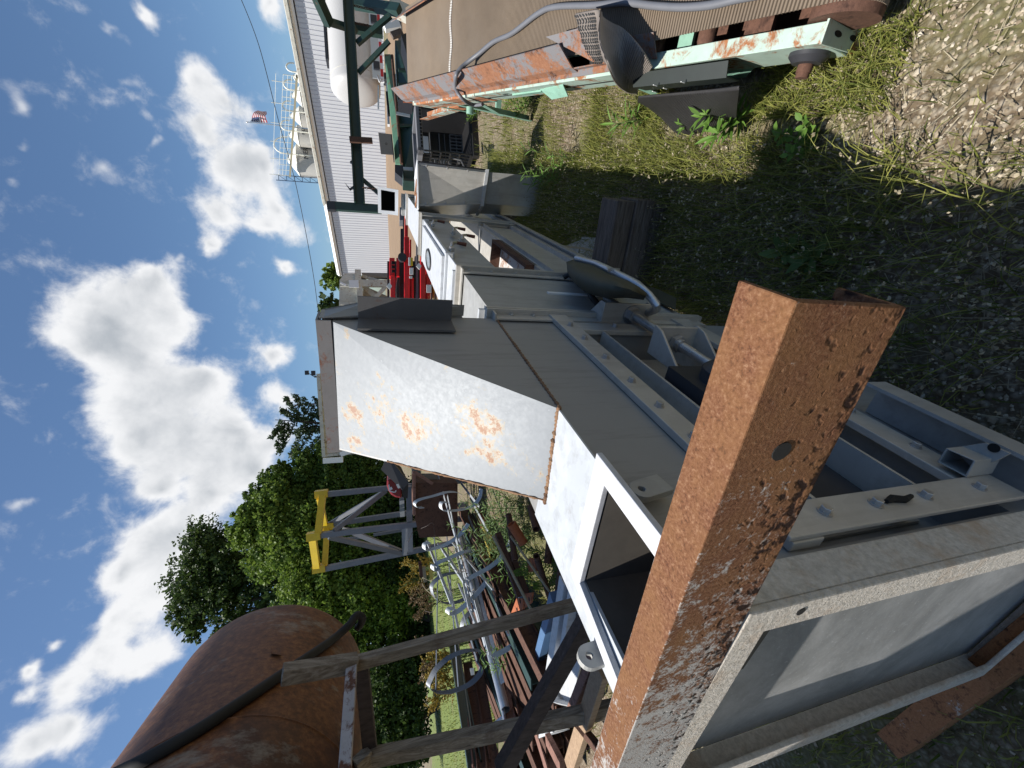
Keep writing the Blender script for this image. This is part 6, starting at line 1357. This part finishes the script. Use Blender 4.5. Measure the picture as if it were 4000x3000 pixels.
o=gs.build('gravel',MT['gravelm'],None,org=(0,0,0)); tag(o,'loose limestone gravel strewn over the near ground','gravel',None,'stuff')
# ================================================================== camera, light, sky
cam=bpy.data.cameras.new('Camera'); co=bpy.data.objects.new('Camera',cam); COL.objects.link(co)
cam.sensor_width=36.; cam.sensor_fit='HORIZONTAL'; cam.lens=36.*FPX/4000.; cam.clip_start=.02; cam.clip_end=3000
ix=k2w(-math.sin(PH)*Rv-math.cos(PH)*Uv); iy=k2w(math.cos(PH)*Rv-math.sin(PH)*Uv); iz=-k2w(Fv)
co.matrix_world=Matrix(((ix.x,iy.x,iz.x,CAM.x),(ix.y,iy.y,iz.y,CAM.y),(ix.z,iy.z,iz.z,CAM.z),(0,0,0,1)))
sc.camera=co
SUN=Vector((-.41,-.213,1.)).normalized()
sl=bpy.data.lights.new('Sun','SUN'); sl.energy=SUN_E; sl.angle=R(.53); sl.color=(1,.955,.89); so=bpy.data.objects.new('Sun',sl); COL.objects.link(so)
so.rotation_euler=SUN.to_track_quat('Z','Y').to_euler(); so.location=(-8,-4,20)
w=bpy.data.worlds.new('World'); sc.world=w; w.use_nodes=True; nt=w.node_tree; N=nt.nodes; LK=nt.links
bg=N['Background']; sky=N.new('ShaderNodeTexSky'); sky.sky_type='NISHITA'; sky.sun_disc=False
sky.sun_elevation=math.asin(SUN.z); sky.sun_rotation=math.atan2(SUN.x,SUN.y); sky.air_density=1.; sky.dust_density=.6; sky.ozone_density=2.2
tc=N.new('ShaderNodeTexCoord'); D0=tc.outputs['Generated']
def nd(t,**kw):
    n=N.new(t)
    for k_,v in kw.items(): setattr(n,k_,v)
    return n
def mth(op,a,b=0.,c=None):
    n=nd('ShaderNodeMath',operation=op)
    for i_,v in enumerate((a,b) if c is None else (a,b,c)):
        if hasattr(v,'is_output'): LK.new(v,n.inputs[i_])
        else: n.inputs[i_].default_value=v
    return n.outputs[0]
def nz(scale,detail,rough=.6,dist=0.,off=0):
    mp=nd('ShaderNodeMapping'); LK.new(D0,mp.inputs[0]); mp.inputs['Location'].default_value=(off,off*.7,off*.3)
    n=nd('ShaderNodeTexNoise'); LK.new(mp.outputs[0],n.inputs['Vector']); n.inputs['Scale'].default_value=scale; n.inputs['Detail'].default_value=detail; n.inputs['Roughness'].default_value=rough; n.inputs['Distortion'].default_value=dist; return n.outputs['Fac']
big=[(430,170,60),(440,265,62),(500,225,58),(490,370,80),(475,470,62),(440,530,34),(560,360,62),(590,440,46),(625,590,26),(640,500,42),(560,480,38),
 (255,680,115),(205,730,85),(335,610,74),(380,690,66),(300,770,95),(250,870,80),(350,870,112),(430,830,78),(300,960,92),(420,980,104),(520,930,74),(470,1060,70),(320,1050,48),(560,1000,66),
 (400,1150,90),(330,1190,90),(260,1240,46),(450,1220,90),(340,1290,80),(250,1330,60),(600,940,44),(600,1060,40),(560,1110,50),(210,1400,60),(140,1480,70),(260,1420,60),(330,1400,70),(70,1600,80),(170,1570,80),(30,1500,34),(50,1440,30),(110,1390,30),
 (590,770,38),(600,850,44),(595,20,44),(320,30,34)]
thin=[(235,378,42),(275,185,22),(290,245,24),(345,315,18),(555,660,20),(440,745,18),(20,210,34),(40,300,30),(10,390,30),(255,80,22),(130,370,16),(380,560,18),(60,1080,40)]
S=4000/2212.
def blob(lst,core):
    cur=None
    for x,y,r in lst:
        v=ray(x*S,y*S).normalized(); rad=1.55*r*S/FPX*((ray(x*S,y*S).length)**-1.55)
        dn=nd('ShaderNodeVectorMath',operation='DISTANCE'); LK.new(WARP,dn.inputs[0]); dn.inputs[1].default_value=v
        f=mth('MAXIMUM',mth('MULTIPLY_ADD',dn.outputs['Value'],-1./rad,1.),0.)
        f=mth('MULTIPLY',mth('MULTIPLY',f,f),core)
        cur=f if cur is None else mth('ADD',cur,f)
    return cur
wn_=nd('ShaderNodeTexNoise'); LK.new(D0,wn_.inputs['Vector']); wn_.inputs['Scale'].default_value=9; wn_.inputs['Detail'].default_value=4
wv=nd('ShaderNodeVectorMath',operation='MULTIPLY_ADD'); LK.new(wn_.outputs['Color'],wv.inputs[0]); wv.inputs[1].default_value=(.09,.09,.09)
wa=nd('ShaderNodeVectorMath',operation='ADD'); LK.new(D0,wa.inputs[0]); wa.inputs[1].default_value=(-.045,-.045,-.045); LK.new(wa.outputs[0],wv.inputs[2]); WARP=wv.outputs[0]
b1_=blob(big,1.25); b2_=blob(thin,.9)
f1=nz(15,10,.62,.3); f2=nz(48,6,.6,.2,3.1); f3=nz(5,4,.5,0,1.7)
mpd=nd('ShaderNodeVectorMath',operation='ADD'); LK.new(D0,mpd.inputs[0]); mpd.inputs[1].default_value=SUN*.022
n15=nd('ShaderNodeTexNoise'); LK.new(mpd.outputs[0],n15.inputs['Vector']); n15.inputs['Scale'].default_value=15; n15.inputs['Detail'].default_value=5; n15.inputs['Roughness'].default_value=.6; n15.inputs['Distortion'].default_value=.3
fb=mth('ADD',mth('MULTIPLY',mth('SUBTRACT',f1,.5),1.35),mth('MULTIPLY',mth('SUBTRACT',f2,.5),.42))
def sms(v,a,b):
    n=nd('ShaderNodeMapRange',interpolation_type='SMOOTHSTEP'); LK.new(v,n.inputs[0]); n.inputs[1].default_value=a; n.inputs[2].default_value=b; return n.outputs[0]
d1=mth('ADD',mth('MINIMUM',b1_,1.),fb); d2=mth('ADD',mth('MINIMUM',b2_,.8),fb)
dens=mth('MAXIMUM',sms(d1,.05,.72),mth('MULTIPLY',sms(d2,.15,.9),.6))
shade=sms(mth('ADD',b1_,mth('MULTIPLY',mth('SUBTRACT',f3,.5),2.4)),.45,1.7)
rel=mth('MULTIPLY',mth('SUBTRACT',n15.outputs['Fac'],f1),.9)
cl=nd('ShaderNodeMix',data_type='RGBA'); LK.new(mth('ADD',mth('MULTIPLY',shade,.85),rel),cl.inputs[0]); cl.clamp_factor=True
cl.inputs[6].default_value=(CW*1.0,CW*1.01,CW*1.03,1); cl.inputs[7].default_value=(CW*.52,CW*.56,CW*.61,1)
mx=nd('ShaderNodeMix',data_type='RGBA'); LK.new(dens,mx.inputs[0]); 
gm=nd('ShaderNodeMix',data_type='RGBA',blend_type='MULTIPLY'); gm.inputs[0].default_value=1.; LK.new(sky.outputs[0],gm.inputs[6]); gm.inputs[7].default_value=SKYT+(1,)
LK.new(gm.outputs[2],mx.inputs[6]); LK.new(cl.outputs[2],mx.inputs[7]); LK.new(mx.outputs[2],bg.inputs['Color']); bg.inputs['Strength'].default_value=SKY_S
sc.view_settings.view_transform='Standard'; sc.view_settings.look='None'; sc.view_settings.exposure=EXPO; sc.view_settings.gamma=1; sc.view_settings.use_curve_mapping=False
sc.cycles.max_bounces=6; sc.cycles.transparent_max_bounces=6
